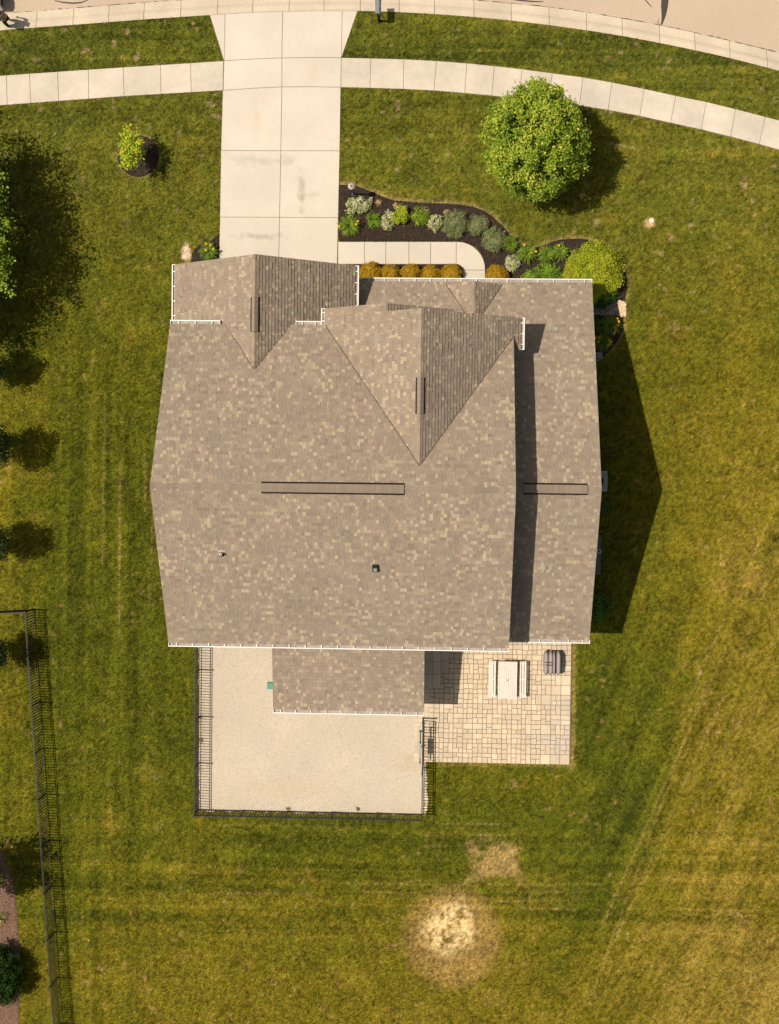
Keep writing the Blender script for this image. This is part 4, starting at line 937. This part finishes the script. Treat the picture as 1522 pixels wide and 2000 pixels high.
# ================================================================== PLANTS
def quads(P_, N_, size, asp, cols, name, parent, m='leaf', roll=None, droop=None):
    """leaf quads at P_ facing N_"""
    n = len(P_); N_ = N_/np.linalg.norm(N_, axis=1, keepdims=True)
    ref = rng.normal(size=(n, 3)) if roll is None else roll
    T = np.cross(N_, ref); T /= np.linalg.norm(T, axis=1, keepdims=True)+1e-9; B = np.cross(N_, T)
    L = size*(.7+.6*rng.random((n, 1))); W_ = L*asp
    V = np.stack([P_-T*L*.5, P_+B*W_*.5-T*L*.02, P_+T*L*.5, P_-B*W_*.5-T*L*.02], 1)
    return mk_np(name, V.reshape(-1, 3), 4, M[m], parent, cols)
def sph(n):
    v = rng.normal(size=(n, 3)); return v/np.linalg.norm(v, axis=1, keepdims=True)
def crown(c, R, ncl, per, clr, leaf, pal, name, parent, m='leaf', asp=.7, lumpy=.22, inner=.35, flat_=.25, bright=None):
    c = np.array(c); R = np.array(R); D = sph(ncl); rad = (1-inner*rng.random((ncl, 1))**1.6)*(1+lumpy*(rng.random((ncl, 1))-.6))
    cc = c+D*R*rad
    P_ = np.repeat(cc, per, 0)+rng.normal(size=(ncl*per, 3))*np.array(clr if hasattr(clr, '__len__') else [clr]*3)
    N_ = (P_-c)/R**1.5+rng.normal(size=P_.shape)*.75*np.linalg.norm((P_-c)/R**1.5, axis=1, keepdims=True)
    N_[:, 2] = np.abs(N_[:, 2])+flat_
    pal = np.array(pal); w_ = rng.random(ncl); base = np.repeat(pal[rng.integers(0, len(pal), ncl)], per, 0)
    other = pal[rng.integers(0, len(pal), ncl*per)]
    col = (base*.6+other*.4)*(.78+.44*rng.random((ncl*per, 1)))
    if bright is not None:   # young tips: yellower leaves scattered near the outside
        tip = rng.random((ncl*per, 1)) < bright[1]; col = np.where(tip, np.array(bright[0])*(.8+.4*rng.random((ncl*per, 1))), col)
    return quads(P_, N_, leaf, asp, col, name, parent, m)
def limbs(root, base, top, spread, n, r0, hb, name='trunk', seed=1):
    R = random.Random(seed); b_ = MB(); base = Vector(base); top = Vector(top)
    b_.tube([base, base.lerp(top, .4)+Vector((.02, .01, 0)), base.lerp(top, .8), top], [r0*1.3, r0, r0*.6, r0*.2], 9)
    for i in range(n):
        t = hb+(1-hb)*i/n*.8; a_ = i*2.4+R.random(); p0 = base.lerp(top, t); l = spread*(1-.45*(t-hb)/(1-hb))
        p1 = p0+Vector((math.cos(a_)*l*.5, math.sin(a_)*l*.5, l*.30)); p2 = p0+Vector((math.cos(a_)*l, math.sin(a_)*l, l*.55))
        b_.tube([p0, p1, p2], [r0*.45, r0*.28, r0*.08], 6)
        for k_ in range(2):
            a2 = a_+R.choice((-1, 1))*R.uniform(.4, .9); b_.tube([p1, p1+Vector((math.cos(a2)*l*.45, math.sin(a2)*l*.45, l*.25))], [r0*.2, r0*.05], 5)
    return b_.build(name, M['bark'], root, smooth=True)
# --- the round shade tree in the front lawn
x, y = at(1036, 310); tr = empty('shade_tree', (x, y, 0)); tag(tr, 'round leafy shade tree with bright green leaves on the front lawn beside the sidewalk', 'tree')
limbs(tr, (0, 0, 0), (0, .05, 4.9), 1.7, 16, .10, .3)
crown((0, 0, 3.35), (1.92, 2.08, 2.2), 640, 115, (.115, .115, .14), .10, [(.16, .26, .02), (.21, .31, .025), (.28, .38, .035), (.10, .175, .016), (.38, .45, .055)], 'crown', tr, bright=((.55, .50, .10), .07), lumpy=.20, inner=.50)
# --- young tree in the mulch ring
x, y = at(274, 306); ty_ = empty('young_tree', (x, y, 0)); tag(ty_, 'small young tree with sparse yellow-green leaves in a round mulch ring', 'tree')
b_ = MB(); R = random.Random(4); tips = []
b_.tube([(0, 0, 0), (.01, .0, 1.0), (-.02, .02, 1.9)], [.04, .032, .02], 8)
for i in range(16):
    a_ = i*2.4; z0 = .8+1.0*i/16; l = R.uniform(.42, .80); q = Vector((math.cos(a_)*l*.62-.03, math.sin(a_)*l-.03, z0+l*.75)); b_.tube([(0, 0, z0), (q.x*.5, q.y*.5, z0+l*.3), q], [.016, .011, .004], 5); tips.append(q); tips.append(Vector((q.x*.55, q.y*.55, (z0+q.z)/2+.1)))
b_.build('trunk', M['bark'], ty_, smooth=True)
tp = np.array(tips); P_ = np.repeat(tp, 72, 0)+rng.normal(size=(len(tp)*72, 3))*.10
pal = np.array([(.42, .50, .03), (.32, .46, .03), (.52, .50, .04), (.22, .34, .03), (.60, .40, .06)])
quads(P_, rng.normal(size=P_.shape)+np.array([0, 0, 1.0]), .085, .75, pal[rng.choice(5, len(P_), p=[.34, .3, .2, .1, .06])]*(.8+.4*rng.random((len(P_), 1))), 'crown', ty_)
# --- big tree mostly outside the frame on the left
DG = [(.055, .10, .014), (.08, .14, .018), (.04, .075, .012), (.11, .17, .02)]
def off_tree(px, py, zc, R_, label, ncl=420, per=70, pal=DG, leaf=.13, clr=.22, name='leafy_tree', cat='tree', lump=.4, group='trees beyond the left edge of the photo'):
    x, y = at(px, py); t = empty(name, (x, y, 0)); tag(t, label, cat)
    limbs(t, (0, 0, 0), (0, 0, zc+R_[2]*.7), R_[0]*.85, 14, .12 if R_[0] > 2 else .05, .3, seed=int(px) % 97)
    crown((0, 0, zc), R_, ncl, per, clr, leaf, pal, 'crown', t, lumpy=lump); return t
off_tree(-118, 466, 4.3, (3.75, 4.4, 2.9), 'large leafy tree at the upper left edge with only its branch tips in view', 900, 62, [(.20, .30, .03), (.13, .22, .02), (.28, .36, .04), (.08, .14, .018)], .13, .24)
bt = bpy.data.objects['leafy_tree']; P_ = []
for (px, py, z, n_) in [(4, 366, 4.2, 14), (9, 433, 4.2, 40), (14, 444, 4.0, 20), (2, 470, 4.2, 46), (14, 507, 4.0, 26), (2, 515, 4.2, 40), (5, 538, 4.1, 30), (21, 573, 3.9, 22), (8, 563, 4.1, 30), (-12, 480, 4.4, 60), (-12, 540, 4.2, 60)]:
    X_, Y_ = at(px, py, z); P_.append(np.array([X_-bt.location.x, Y_-bt.location.y, z])+rng.normal(size=(n_, 3))*np.array([.13, .10, .12]))
P_ = np.concatenate(P_); pl_ = np.array([(.24, .34, .03), (.18, .27, .025), (.34, .42, .05), (.12, .2, .02)])
quads(P_, rng.normal(size=P_.shape)*.7+np.array([0, 0, 1.0]), .12, .7, pl_[rng.integers(0, 4, len(P_))], 'branch_tips', bt); tag(bpy.data.objects['branch_tips'], kind='stuff')
b_ = MB(); q0 = Vector((at(-118, 466)[0]-bt.location.x, at(-118, 466)[1]-bt.location.y, 3.2))
for (px, py, z) in [(9, 433, 4.1), (2, 470, 4.1), (14, 507, 3.9), (5, 538, 4.0), (20, 571, 3.8), (4, 366, 4.1)]:
    X_, Y_ = at(px, py, z); q1 = Vector((X_-bt.location.x, Y_-bt.location.y, z)); b_.tube([q0.lerp(q1, .3), q0.lerp(q1, .65)+Vector((0, 0, .15)), q1], [.05, .025, .006], 6)
b_.build('branch', M['bark'], bt)
EG = [(.040, .062, .016), (.060, .085, .022), (.030, .048, .013), (.085, .11, .03)]
for (sx_, sy_, zc, r, h, lab) in [(-4, 722, 2.4, .78, 1.15, 'small oval tree at the left edge, just below the large tree\'s shadow'),
                              (14, 870, 2.6, .84, 1.4, 'small dark bushy tree at the left edge, halfway up the side lawn'),
                              (10, 1055, 2.5, .80, 1.3, 'small dark bushy tree at the left edge above the fence corner'),
                              (10, 1268, 2.2, .62, 1.1, 'small bushy tree inside the left fence near its corner')]:
    off_tree(sx_, sy_, zc, (r, r*.98, h), lab, 110, 60, EG, .085, .11, lump=.45)
off_tree(-22, 1690, 3.2, (1.25, 1.1, 1.3), 'leafy tree off the left edge whose shadow crosses the fence', 120, 60, DG, .11, .16, lump=.6)
x, y = at(-8, 1908, .8); o = empty('evergreen_shrub', (x, y, 0)); tag(o, 'large dark green bush in the brown mulch at the lower left corner', 'bush')
crown((0, 0, .95), (1.02, 1.18, 1.0), 330, 60, .10, .085, [(.018, .045, .008), (.03, .07, .012), (.012, .03, .006), (.05, .10, .012)], 'foliage', o, lumpy=.35)
b_ = MB(); b_.tube([(0, 0, 0), (0, 0, .9)], [.06, .03], 7); b_.build('stem', M['bark'], o)
x, y = at(3, 1790); o = empty('seedling', (x, y, 0)); tag(o, 'pale yellow-green sprig in the brown mulch above the dark corner bush', 'plant')
crown((0, 0, .3), (.22, .25, .25), 14, 14, .05, .06, [(.5, .5, .15), (.35, .4, .08)], 'foliage', o)

# --- bed plants
def blob(px, py, rx, ry, h, ncl, per, clr, leaf, pal, name, label, cat, group=None, m='leaf', asp=.7, lump=.2, bright=None, core=None, zmin=.04):
    x, y = at(px, py, h*.5); t = empty(name, (x, y, 0)); tag(t, label, cat, group)
    o = crown((0, 0, h*.45), (rx/47, ry/47, h*.52), ncl, per, clr, leaf, pal, 'foliage', t, m, asp, lump, bright=bright)
    if core:
        bm = bmesh.new(); bmesh.ops.create_icosphere(bm, subdivisions=3, radius=1)
        for v in bm.verts: v.co = Vector((v.co.x*rx/47*core, v.co.y*ry/47*core, h*.45+v.co.z*h*.52*core))
        me = bpy.data.meshes.new('branch_mass'); bm.to_mesh(me); bm.free(); mc = mat('inner_foliage', tuple(np.array(pal).mean(0)*.8), .95, noise=(30, .4), bump=(40, .8, .02)); me.materials.append(mc); link(bpy.data.objects.new('branch_mass', me), t)
    else:
        b_ = MB()
        for k_ in range(5): a_ = k_*1.256; b_.tube([(0, 0, 0), (math.cos(a_)*rx/47*.5, math.sin(a_)*ry/47*.5, h*.6)], [.012, .006], 5)
        b_.build('stems', M['bark'], t)
    return t
def daylily(px, py, r, label, flowers=(), pal=((.18, .28, .03), (.28, .38, .045), (.11, .19, .025)), n=300, h=.5, group='daylilies in the planting beds'):
    x, y = at(px, py, h*.4); t = empty('daylily', (x, y, 0)); tag(t, label, 'daylily', group); R_ = r/47; Vs = []; cl = []
    for i in range(n):
        a_ = random.random()*6.283; L = R_*random.uniform(.55, 1.12); hh = h*random.uniform(.5, 1.0); w_ = random.uniform(.007, .014); dx_, dy_ = math.cos(a_), math.sin(a_); ox, oy = random.gauss(0, .04), random.gauss(0, .04)
        c_ = np.array(random.choice(pal))*random.uniform(.8, 1.2)
        pr = [(0.05, 0, w_*.7), (.35, .75, w_), (.7, .95, w_*.8), (1, .62, .003)]
        pts = [(ox+dx_*L*s_-dy_*ww, oy+dy_*L*s_+dx_*ww, hh*z+.02, ox+dx_*L*s_+dy_*ww, oy+dy_*L*s_-dx_*ww) for s_, z, ww in pr]
        for p_, q_ in zip(pts[:-1], pts[1:]): Vs += [(p_[0], p_[1], p_[2]), (p_[3], p_[4], p_[2]), (q_[3], q_[4], q_[2]), (q_[0], q_[1], q_[2])]; cl.append(c_)
    mk_np('leaves', np.array(Vs), 4, M['leaf'], t, np.array(cl))
    for (fx, fy) in flowers:
        X_, Y_ = at(fx, fy, h+.1); b_ = MB(); X_ -= x; Y_ -= y
        for k_ in range(6):
            a_ = k_*1.047; d_ = Vector((math.cos(a_), math.sin(a_), 0)); s_ = Vector((-d_.y, d_.x, 0)); c_ = Vector((X_, Y_, h+.08))
            b_.add([c_, c_+d_*.03+s_*.022+Vector((0, 0, .04)), c_+d_*.06+Vector((0, 0, .03)), c_+d_*.03-s_*.022+Vector((0, 0, .04))], [(0, 1, 2, 3)])
        b_.build('flower', M['petal'], t)
        b_ = MB(); b_.tube([(0, 0, .02), (X_*.6, Y_*.6, h*.7), (X_, Y_, h+.08)], .005, 4); b_.build('flower_stalk', M['leafstem'], t)
M['leafstem'] = mat('green_stem', (.10, .16, .03), .7)
SAGE = [(.47, .48, .24), (.55, .57, .33), (.30, .38, .16), (.64, .62, .40)]
YG = [(.30, .42, .02), (.42, .50, .03), (.20, .32, .02), (.50, .52, .05)]
GR = [(.14, .26, .025), (.20, .34, .03), (.27, .41, .04)]
JU = [(.17, .20, .085), (.24, .28, .125), (.10, .125, .05), (.33, .37, .18)]
GO = [(.34, .195, .012), (.42, .24, .015), (.27, .19, .015), (.37, .18, .012)]
sg = 'pale variegated shrubs in the front bed'
blob(690, 403, 13, 15, .45, 34, 42, .045, .085, SAGE, 'variegated_shrub', 'left half of the wide pale sage clump below the garden lamp', 'shrub', sg, asp=.42)
blob(711, 398, 15, 15, .45, 38, 42, .045, .085, SAGE, 'variegated_shrub', 'right half of the wide pale sage clump below the garden lamp', 'shrub', sg, asp=.42)
blob(758, 431, 13, 17, .4, 34, 42, .045, .085, SAGE, 'variegated_shrub', 'pale sage clump touching the bright yellow-green shrub on its left side', 'shrub', sg, asp=.42)
blob(850, 434, 12, 15, .4, 30, 42, .045, .08, SAGE, 'variegated_shrub', 'small pale sage clump just left of the largest blue-green juniper', 'shrub', sg, asp=.42)
blob(1001, 514, 14, 15, .4, 34, 46, .045, .08, SAGE, 'variegated_shrub', 'round pale sage clump right of the curve in the front walk', 'shrub', sg, asp=.42)
blob(730, 429, 14, 13, .4, 34, 60, .05, .05, GR, 'boxwood', 'small round bright green shrub between the daylily and the sage clumps', 'shrub', asp=.5)
yg = 'yellow-green shrubs in the front bed'
blob(781, 419, 16, 18, .6, 44, 60, .05, .06, YG, 'golden_shrub', 'bright yellow-green shrub with a tan tip beside the middle sage clump', 'shrub', yg)
blob(823, 421, 18, 15, .5, 40, 42, .06, .055, [(.24, .36, .03), (.34, .44, .04), (.16, .26, .02)], 'golden_shrub', 'loose yellow-green shrub with tan stalks in the middle of the front bed', 'shrub', yg, lump=.6)
TN = [(.62, .42, .24), (.72, .55, .36), (.5, .32, .16)]
for (px, py, r, lab) in [(740, 396, 6, 'pale dried tuft in the mulch right of the lamp\'s sage clump'), (775, 402, 6, 'pale dried plume above the bright yellow-green shrub'), (831, 410, 6, 'pale dried plume above the loose yellow-green shrub'), (872, 414, 4, 'tiny pale dried tuft at the upper left of the largest juniper')]:
    blob(px, py, r, r, .3, 14, 16, .03, .04, TN, 'dried_tuft', lab, 'dried plant', 'dried tufts in the front bed')
jg = 'blue-green junipers in the front bed'
for (px, py, r, lab) in [(891, 436, 25, 'largest blue-green juniper, leftmost of the three'), (935, 440, 18.5, 'smallest blue-green juniper, middle of the three'), (964, 468, 22, 'blue-green juniper beside the curve of the front walk')]:
    blob(px, py, r, r*1.04, .55, int(150*(r/22)**2), 42, .05, .085, JU, 'juniper', lab, 'juniper', jg, 'leaf2', .22, .3, core=.72)
gg = 'clipped golden shrubs along the front wall'
for k, (px, py, r, lab) in enumerate([(724, 534, 22.5, 'leftmost golden clipped shrub, largest of the row under the porch gutter'), (763, 535, 18.5, 'second golden clipped shrub from the garage, half shaded'), (803, 536, 20.5, 'third and middle golden clipped shrub of the row of five'), (842.5, 536, 18.5, 'fourth golden clipped shrub of the row, with one more to its right'), (882, 536, 20.5, 'fifth golden clipped shrub, next to the inner corner of the walk'), (971, 540, 22, 'golden clipped shrub standing alone on the right side of the front walk')]):
    blob(px, py, r*.97, r*.97, .78, int(300*(r/20)**2), 60, .03, .04, GO, 'golden_clipped_shrub', lab, 'shrub', gg, 'leaf2', .55, .04, core=.90, bright=((.50, .38, .03), .2))
gp_ = 'leafy green plants by the front wall'
blob(1037, 543, 16, 15, .5, 44, 44, .06, .07, GR, 'peony', 'left green leafy plant against the front gutter', 'plant', gp_, asp=.45, lump=.4)
blob(1067, 528, 18, 17, .5, 48, 44, .06, .07, GR, 'peony', 'middle green leafy plant below the pair of daylilies', 'plant', gp_, asp=.45, lump=.4)
blob(1087, 536, 14, 15, .5, 36, 44, .06, .07, [(.16, .27, .03), (.24, .36, .05), (.10, .2, .02)], 'peony', 'right green leafy plant next to the big golden bush', 'plant', gp_, asp=.45, lump=.4)
blob(1163, 529, 52, 52, 1.5, 520, 70, .085, .085, [(.36, .40, .025), (.46, .48, .03), (.28, .35, .02), (.54, .54, .05), (.20, .29, .02)], 'golden_cypress', 'large rounded golden-green bush at the front right corner of the house', 'bush', None, 'leaf', .32, .3, core=.6)
blob(1178, 575, 26, 22, .7, 110, 44, .07, .07, [(.05, .12, .02), (.07, .16, .025), (.035, .09, .015)], 'dark_shrub', 'dark green shrub tucked below the large golden bush, above the gravel strip', 'shrub', None, 'leaf', .5, .35)
blob(1168, 638, 12, 12, .45, 34, 40, .05, .06, [(.06, .14, .02), (.09, .19, .03)], 'small_shrub', 'small green shrub beside the wall below the gravel strip', 'shrub')
blob(1174, 1188, 22, 22, .7, 60, 34, .09, .09, [(.08, .16, .03), (.12, .22, .04), (.05, .11, .02)], 'leafy_shrub', 'loose green shrub in the house shadow near the back right corner', 'shrub', lump=.6)
blob(1178, 996, 9, 14, .4, 20, 24, .06, .05, [(.07, .12, .06), (.10, .16, .08)], 'leafy_shrub', 'small grey-green plant in the shade just below the air conditioner', 'shrub', lump=.6)
daylily(683, 441, 21, 'daylily with two yellow blooms at the left end of the front bed by the driveway', [(662, 442), (696, 438), (699, 432)])
daylily(998, 476, 15, 'small daylily without blooms right of the lowest juniper')
daylily(1031, 495, 20, 'large daylily with a yellow bloom beside the round sage clump', [(1024, 478), (1047, 491)])
daylily(1068, 496, 17, 'daylily in the middle of the right-hand trio')
daylily(1096, 492, 17, 'daylily next to the big golden bush', [(1092, 479)])
daylily(409, 491, 18, 'daylily with orange-yellow blooms in the little bed left of the driveway', [(402.5, 476), (411, 478), (416.5, 486), (402, 488)], pal=((.16, .26, .04), (.22, .33, .05), (.10, .18, .03)))
daylily(1192, 636, 22, 'daylily with a row of orange blooms in the right side bed below the gravel', [(1206, 622), (1209, 628), (1207, 635), (1203, 640), (1202, 647), (1200, 651)], pal=((.12, .2, .03), (.17, .26, .04)))
daylily(1176, 668, 20, 'daylily with clustered yellow blooms at the bottom of the right side bed', [(1164, 660), (1171, 659), (1190, 664), (1194, 667), (1192, 671), (1188, 675), (1169, 667)], pal=((.12, .2, .03), (.17, .26, .04)))
# weeds along the fence in the gravel
for (px, py, lab) in [(393, 1446, 'little weed in the gravel at the left fence, halfway down'), (563, 1580, 'little weed at the bottom fence of the gravel yard'), (389, 1400, 'tiny tan weed at the left fence of the gravel yard'), (701, 1580, 'tiny weed at the bottom fence, right of the middle')]:
    blob(px, py, 5, 4, .12, 8, 10, .03, .04, [(.22, .2, .06), (.14, .16, .04), (.35, .26, .12)], 'weed', lab, 'weed', 'weeds in the gravel yard')

# ================================================================== PERSON AND CAR
def skin_body(name, joints, edges, m, parent, sub=2):
    me = bpy.data.meshes.new(name); me.from_pydata([j[:3] for j in joints], edges, []); o = link(bpy.data.objects.new(name, me), parent)
    sk = o.modifiers.new('skin', 'SKIN'); sv = me.skin_vertices[0].data
    for i, j in enumerate(joints): sv[i].radius = (j[3], j[4] if len(j) > 4 else j[3])
    sv[0].use_root = True; sk.use_smooth_shade = True
    s_ = o.modifiers.new('sub', 'SUBSURF'); s_.levels = sub; s_.render_levels = sub
    me.materials.append(m); return o
M['skin'] = mat('skin', (.50, .30, .21), .55); M['trousers'] = mat('dark_trousers', (.018, .02, .026), .8, noise=(20, .3)); M['shirt'] = mat('grey_shirt', (.22, .22, .22), .85, noise=(12, .1)); M['hair'] = mat('brown_hair', (.05, .03, .02), .6, noise=(40, .4)); M['shoe'] = mat('tan_shoe', (.62, .30, .12), .6)
x, y = at(21, 47, -.05); pe = empty('person', (x, y, -.06), math.radians(68)); tag(pe, 'person in a grey shirt and dark trousers standing in the gutter beside the white car', 'person')
J = [(0, 0, .93, .13, .10), (0, 0, 1.15, .125, .09), (0, .01, 1.36, .15, .10), (0, .01, 1.47, .06, .06), (0, .02, 1.53, .052, .052), (0, .03, 1.60, .075, .09), (0, .03, 1.69, .07, .085), (0, .025, 1.76, .03, .035),
     (-.17, 0, 1.42, .055), (-.24, .05, 1.15, .042), (-.20, .22, .98, .03), (.17, 0, 1.42, .055), (.25, .03, 1.16, .042), (.24, .18, .97, .03),
     (-.09, 0, .86, .085), (-.12, .05, .47, .058), (-.14, .0, .10, .036), (-.14, .10, .03, .03), (.09, 0, .86, .085), (.13, .10, .48, .058), (.15, .10, .10, .036), (.15, .20, .03, .03)]
E_ = [(0, 1), (1, 2), (2, 3), (3, 4), (4, 5), (5, 6), (6, 7), (2, 8), (8, 9), (9, 10), (2, 11), (11, 12), (12, 13), (0, 14), (14, 15), (15, 16), (16, 17), (0, 18), (18, 19), (19, 20), (20, 21)]
skin_body('body', J, E_, M['skin'], pe)
skin_body('shirt', [(0, 0, .92, .15, .12), (0, 0, 1.15, .145, .11), (0, .01, 1.36, .17, .12), (0, .01, 1.45, .09, .08), (-.18, 0, 1.42, .07), (-.215, .03, 1.26, .062), (.18, 0, 1.42, .07), (.22, .02, 1.27, .062)], [(0, 1), (1, 2), (2, 3), (2, 4), (4, 5), (2, 6), (6, 7)], M['shirt'], pe)
skin_body('trousers', [(0, 0, .94, .145, .115), (-.09, 0, .84, .105), (-.12, .05, .47, .078), (-.14, .0, .13, .062), (.09, 0, .84, .105), (.13, .10, .48, .078), (.15, .10, .13, .062)], [(0, 1), (1, 2), (2, 3), (0, 4), (4, 5), (5, 6)], M['trousers'], pe)
skin_body('hair', [(0, .0, 1.66, .085, .09), (0, -.01, 1.74, .075, .085), (0, -.05, 1.62, .05)], [(0, 1), (0, 2)], M['hair'], pe, 2)
for s_, yy in ((-1, 0), (1, .10)): skin_body('shoe', [(s_*.145, yy-.03, .05, .045, .045), (s_*.145, yy+.10, .045, .05, .04), (s_*.145, yy+.19, .035, .04, .03)], [(0, 1), (1, 2)], M['shoe'], pe, 2)
for hx, hy, hz, s_ in ((-.20, .22, .98, -1), (.24, .18, .97, 1)):
    J = [(hx, hy, hz, .028, .022), (hx, hy+.05, hz-.04, .036, .018)]; E_ = [(0, 1)]
    for k_ in range(4):
        o_ = (k_-1.5)*.019; l = (.062, .075, .07, .052)[k_]; i0 = len(J)
        J += [(hx+o_, hy+.085, hz-.065, .009), (hx+o_*1.05, hy+.085+l*.45, hz-.065-l*.35, .0085), (hx+o_, hy+.085+l*.6, hz-.065-l*.85, .0075)]; E_ += [(1, i0), (i0, i0+1), (i0+1, i0+2)]
    i0 = len(J); J += [(hx-s_*.035, hy+.045, hz-.045, .010), (hx-s_*.045, hy+.085, hz-.075, .008)]; E_ += [(0, i0), (i0, i0+1)]
    skin_body('hand', J, E_, M['skin'], pe, 1)
for s_ in (-1, 1): b_ = MB(); b_.tube([(s_*.03, .112, 1.655), (s_*.03, .118, 1.655)], .009, 8); b_.build('eye', M['white'], pe)
b_ = MB(); b_.tube([(0, .105, 1.66), (0, .135, 1.615), (0, .11, 1.605)], [.008, .014, .010], 6); b_.build('nose', M['skin'], pe)

x, y = at(9, 22, -.1); car = empty('parked_car', (x, y, -.1)); tag(car, 'white car parked along the kerb, cut off by the top left corner', 'car')
# body: side profile extruded across, car points to -x
prof = [(0, .32), (-.02, .75), (-.06, 1.02), (-.55, 1.10), (-1.15, 1.45), (-2.35, 1.47), (-3.15, 1.02), (-4.25, .86), (-4.5, .65), (-4.5, .30), (-3.95, .22), (-.4, .22)]
Wc = 1.78; vs = []
for yy, ins in ((0.0, .10), (.10, 0), (Wc-.10, 0), (Wc, .10)):
    for (px_, pz_) in prof:
        t = .12 if pz_ > 1.2 else 0; yv_ = yy+(t if yy < Wc/2 else -t); vs.append((px_*(1-.02*ins)-ins*.2*(px_ > -2)+ins*.2*(px_ < -3), yv_, pz_-ins*.2))
n = len(prof); fs = [tuple(range(n)), tuple(reversed(range(3*n, 4*n)))]
for k_ in range(3):
    for i in range(n): j = (i+1) % n; fs.append((k_*n+j, k_*n+i, (k_+1)*n+i, (k_+1)*n+j))
mk('body', vs, fs, M['car'], car)
def gl(p0, p1, y0, y1, off=.008):
    a_ = Vector((p0[0], 0, p0[1])); b2 = Vector((p1[0], 0, p1[1])); d = (b2-a_); nn_ = Vector((-d.z, 0, d.x)).normalized()
    if nn_.z < 0: nn_ = -nn_
    a_ += d*.08; b2 -= d*.08; vs = [a_+nn_*off, b2+nn_*off]; q = [(v_.x, y0, v_.z) for v_ in vs]+[(v_.x, y1, v_.z) for v_ in reversed(vs)]; q += [(c_[0]-nn_.x*.02, c_[1], c_[2]-nn_.z*.02) for c_ in q]
    return mk('window', q, [(0, 1, 2, 3), (4, 7, 6, 5), (0, 4, 5, 1), (1, 5, 6, 2), (2, 6, 7, 3), (3, 7, 4, 0)], M['glass'], car)
gl((-.55, 1.10), (-1.15, 1.45), .24, Wc-.24); gl((-3.15, 1.02), (-2.35, 1.47), .24, Wc-.24)
for yy in (-.004, Wc-.006): b_ = MB(); b_.add([(-.95, yy+.05, 1.13), (-1.2, yy+.11, 1.36), (-2.3, yy+.11, 1.37), (-2.85, yy+.05, 1.12)]+[(-.95, yy-.0, 1.13), (-1.2, yy+.05, 1.36), (-2.3, yy+.05, 1.37), (-2.85, yy-.0, 1.12)], [(0, 1, 2, 3), (7, 6, 5, 4), (0, 4, 5, 1), (1, 5, 6, 2), (2, 6, 7, 3), (3, 7, 4, 0)]); b_.build('window', M['glass'], car)
for wx in (-.85, -3.6):
    for wy in (.02, Wc-.22):
        b_ = MB(); b_.tube([(wx, wy, .33), (wx, wy+.2, .33)], .33, 22); wh = b_.build('wheel', M['tyre'], car)
        b_ = MB(); b_.tube([(wx, wy-.005, .33), (wx, wy+.205, .33)], .2, 14); b_.build('rim', M['ac_grey'], wh)
M['red_lens'] = mat('red_lens', (.35, .02, .02), .3)
for yy in (.12, Wc-.42): b_ = MB(); b_.box(-.04, yy, .78, .012, yy+.3, .92); b_.build('tail_light', M['red_lens'], car)
b_ = MB(); b_.box(-.06, .1, .34, .05, Wc-.1, .52); b_.build('bumper', M['plastic_black'], car)
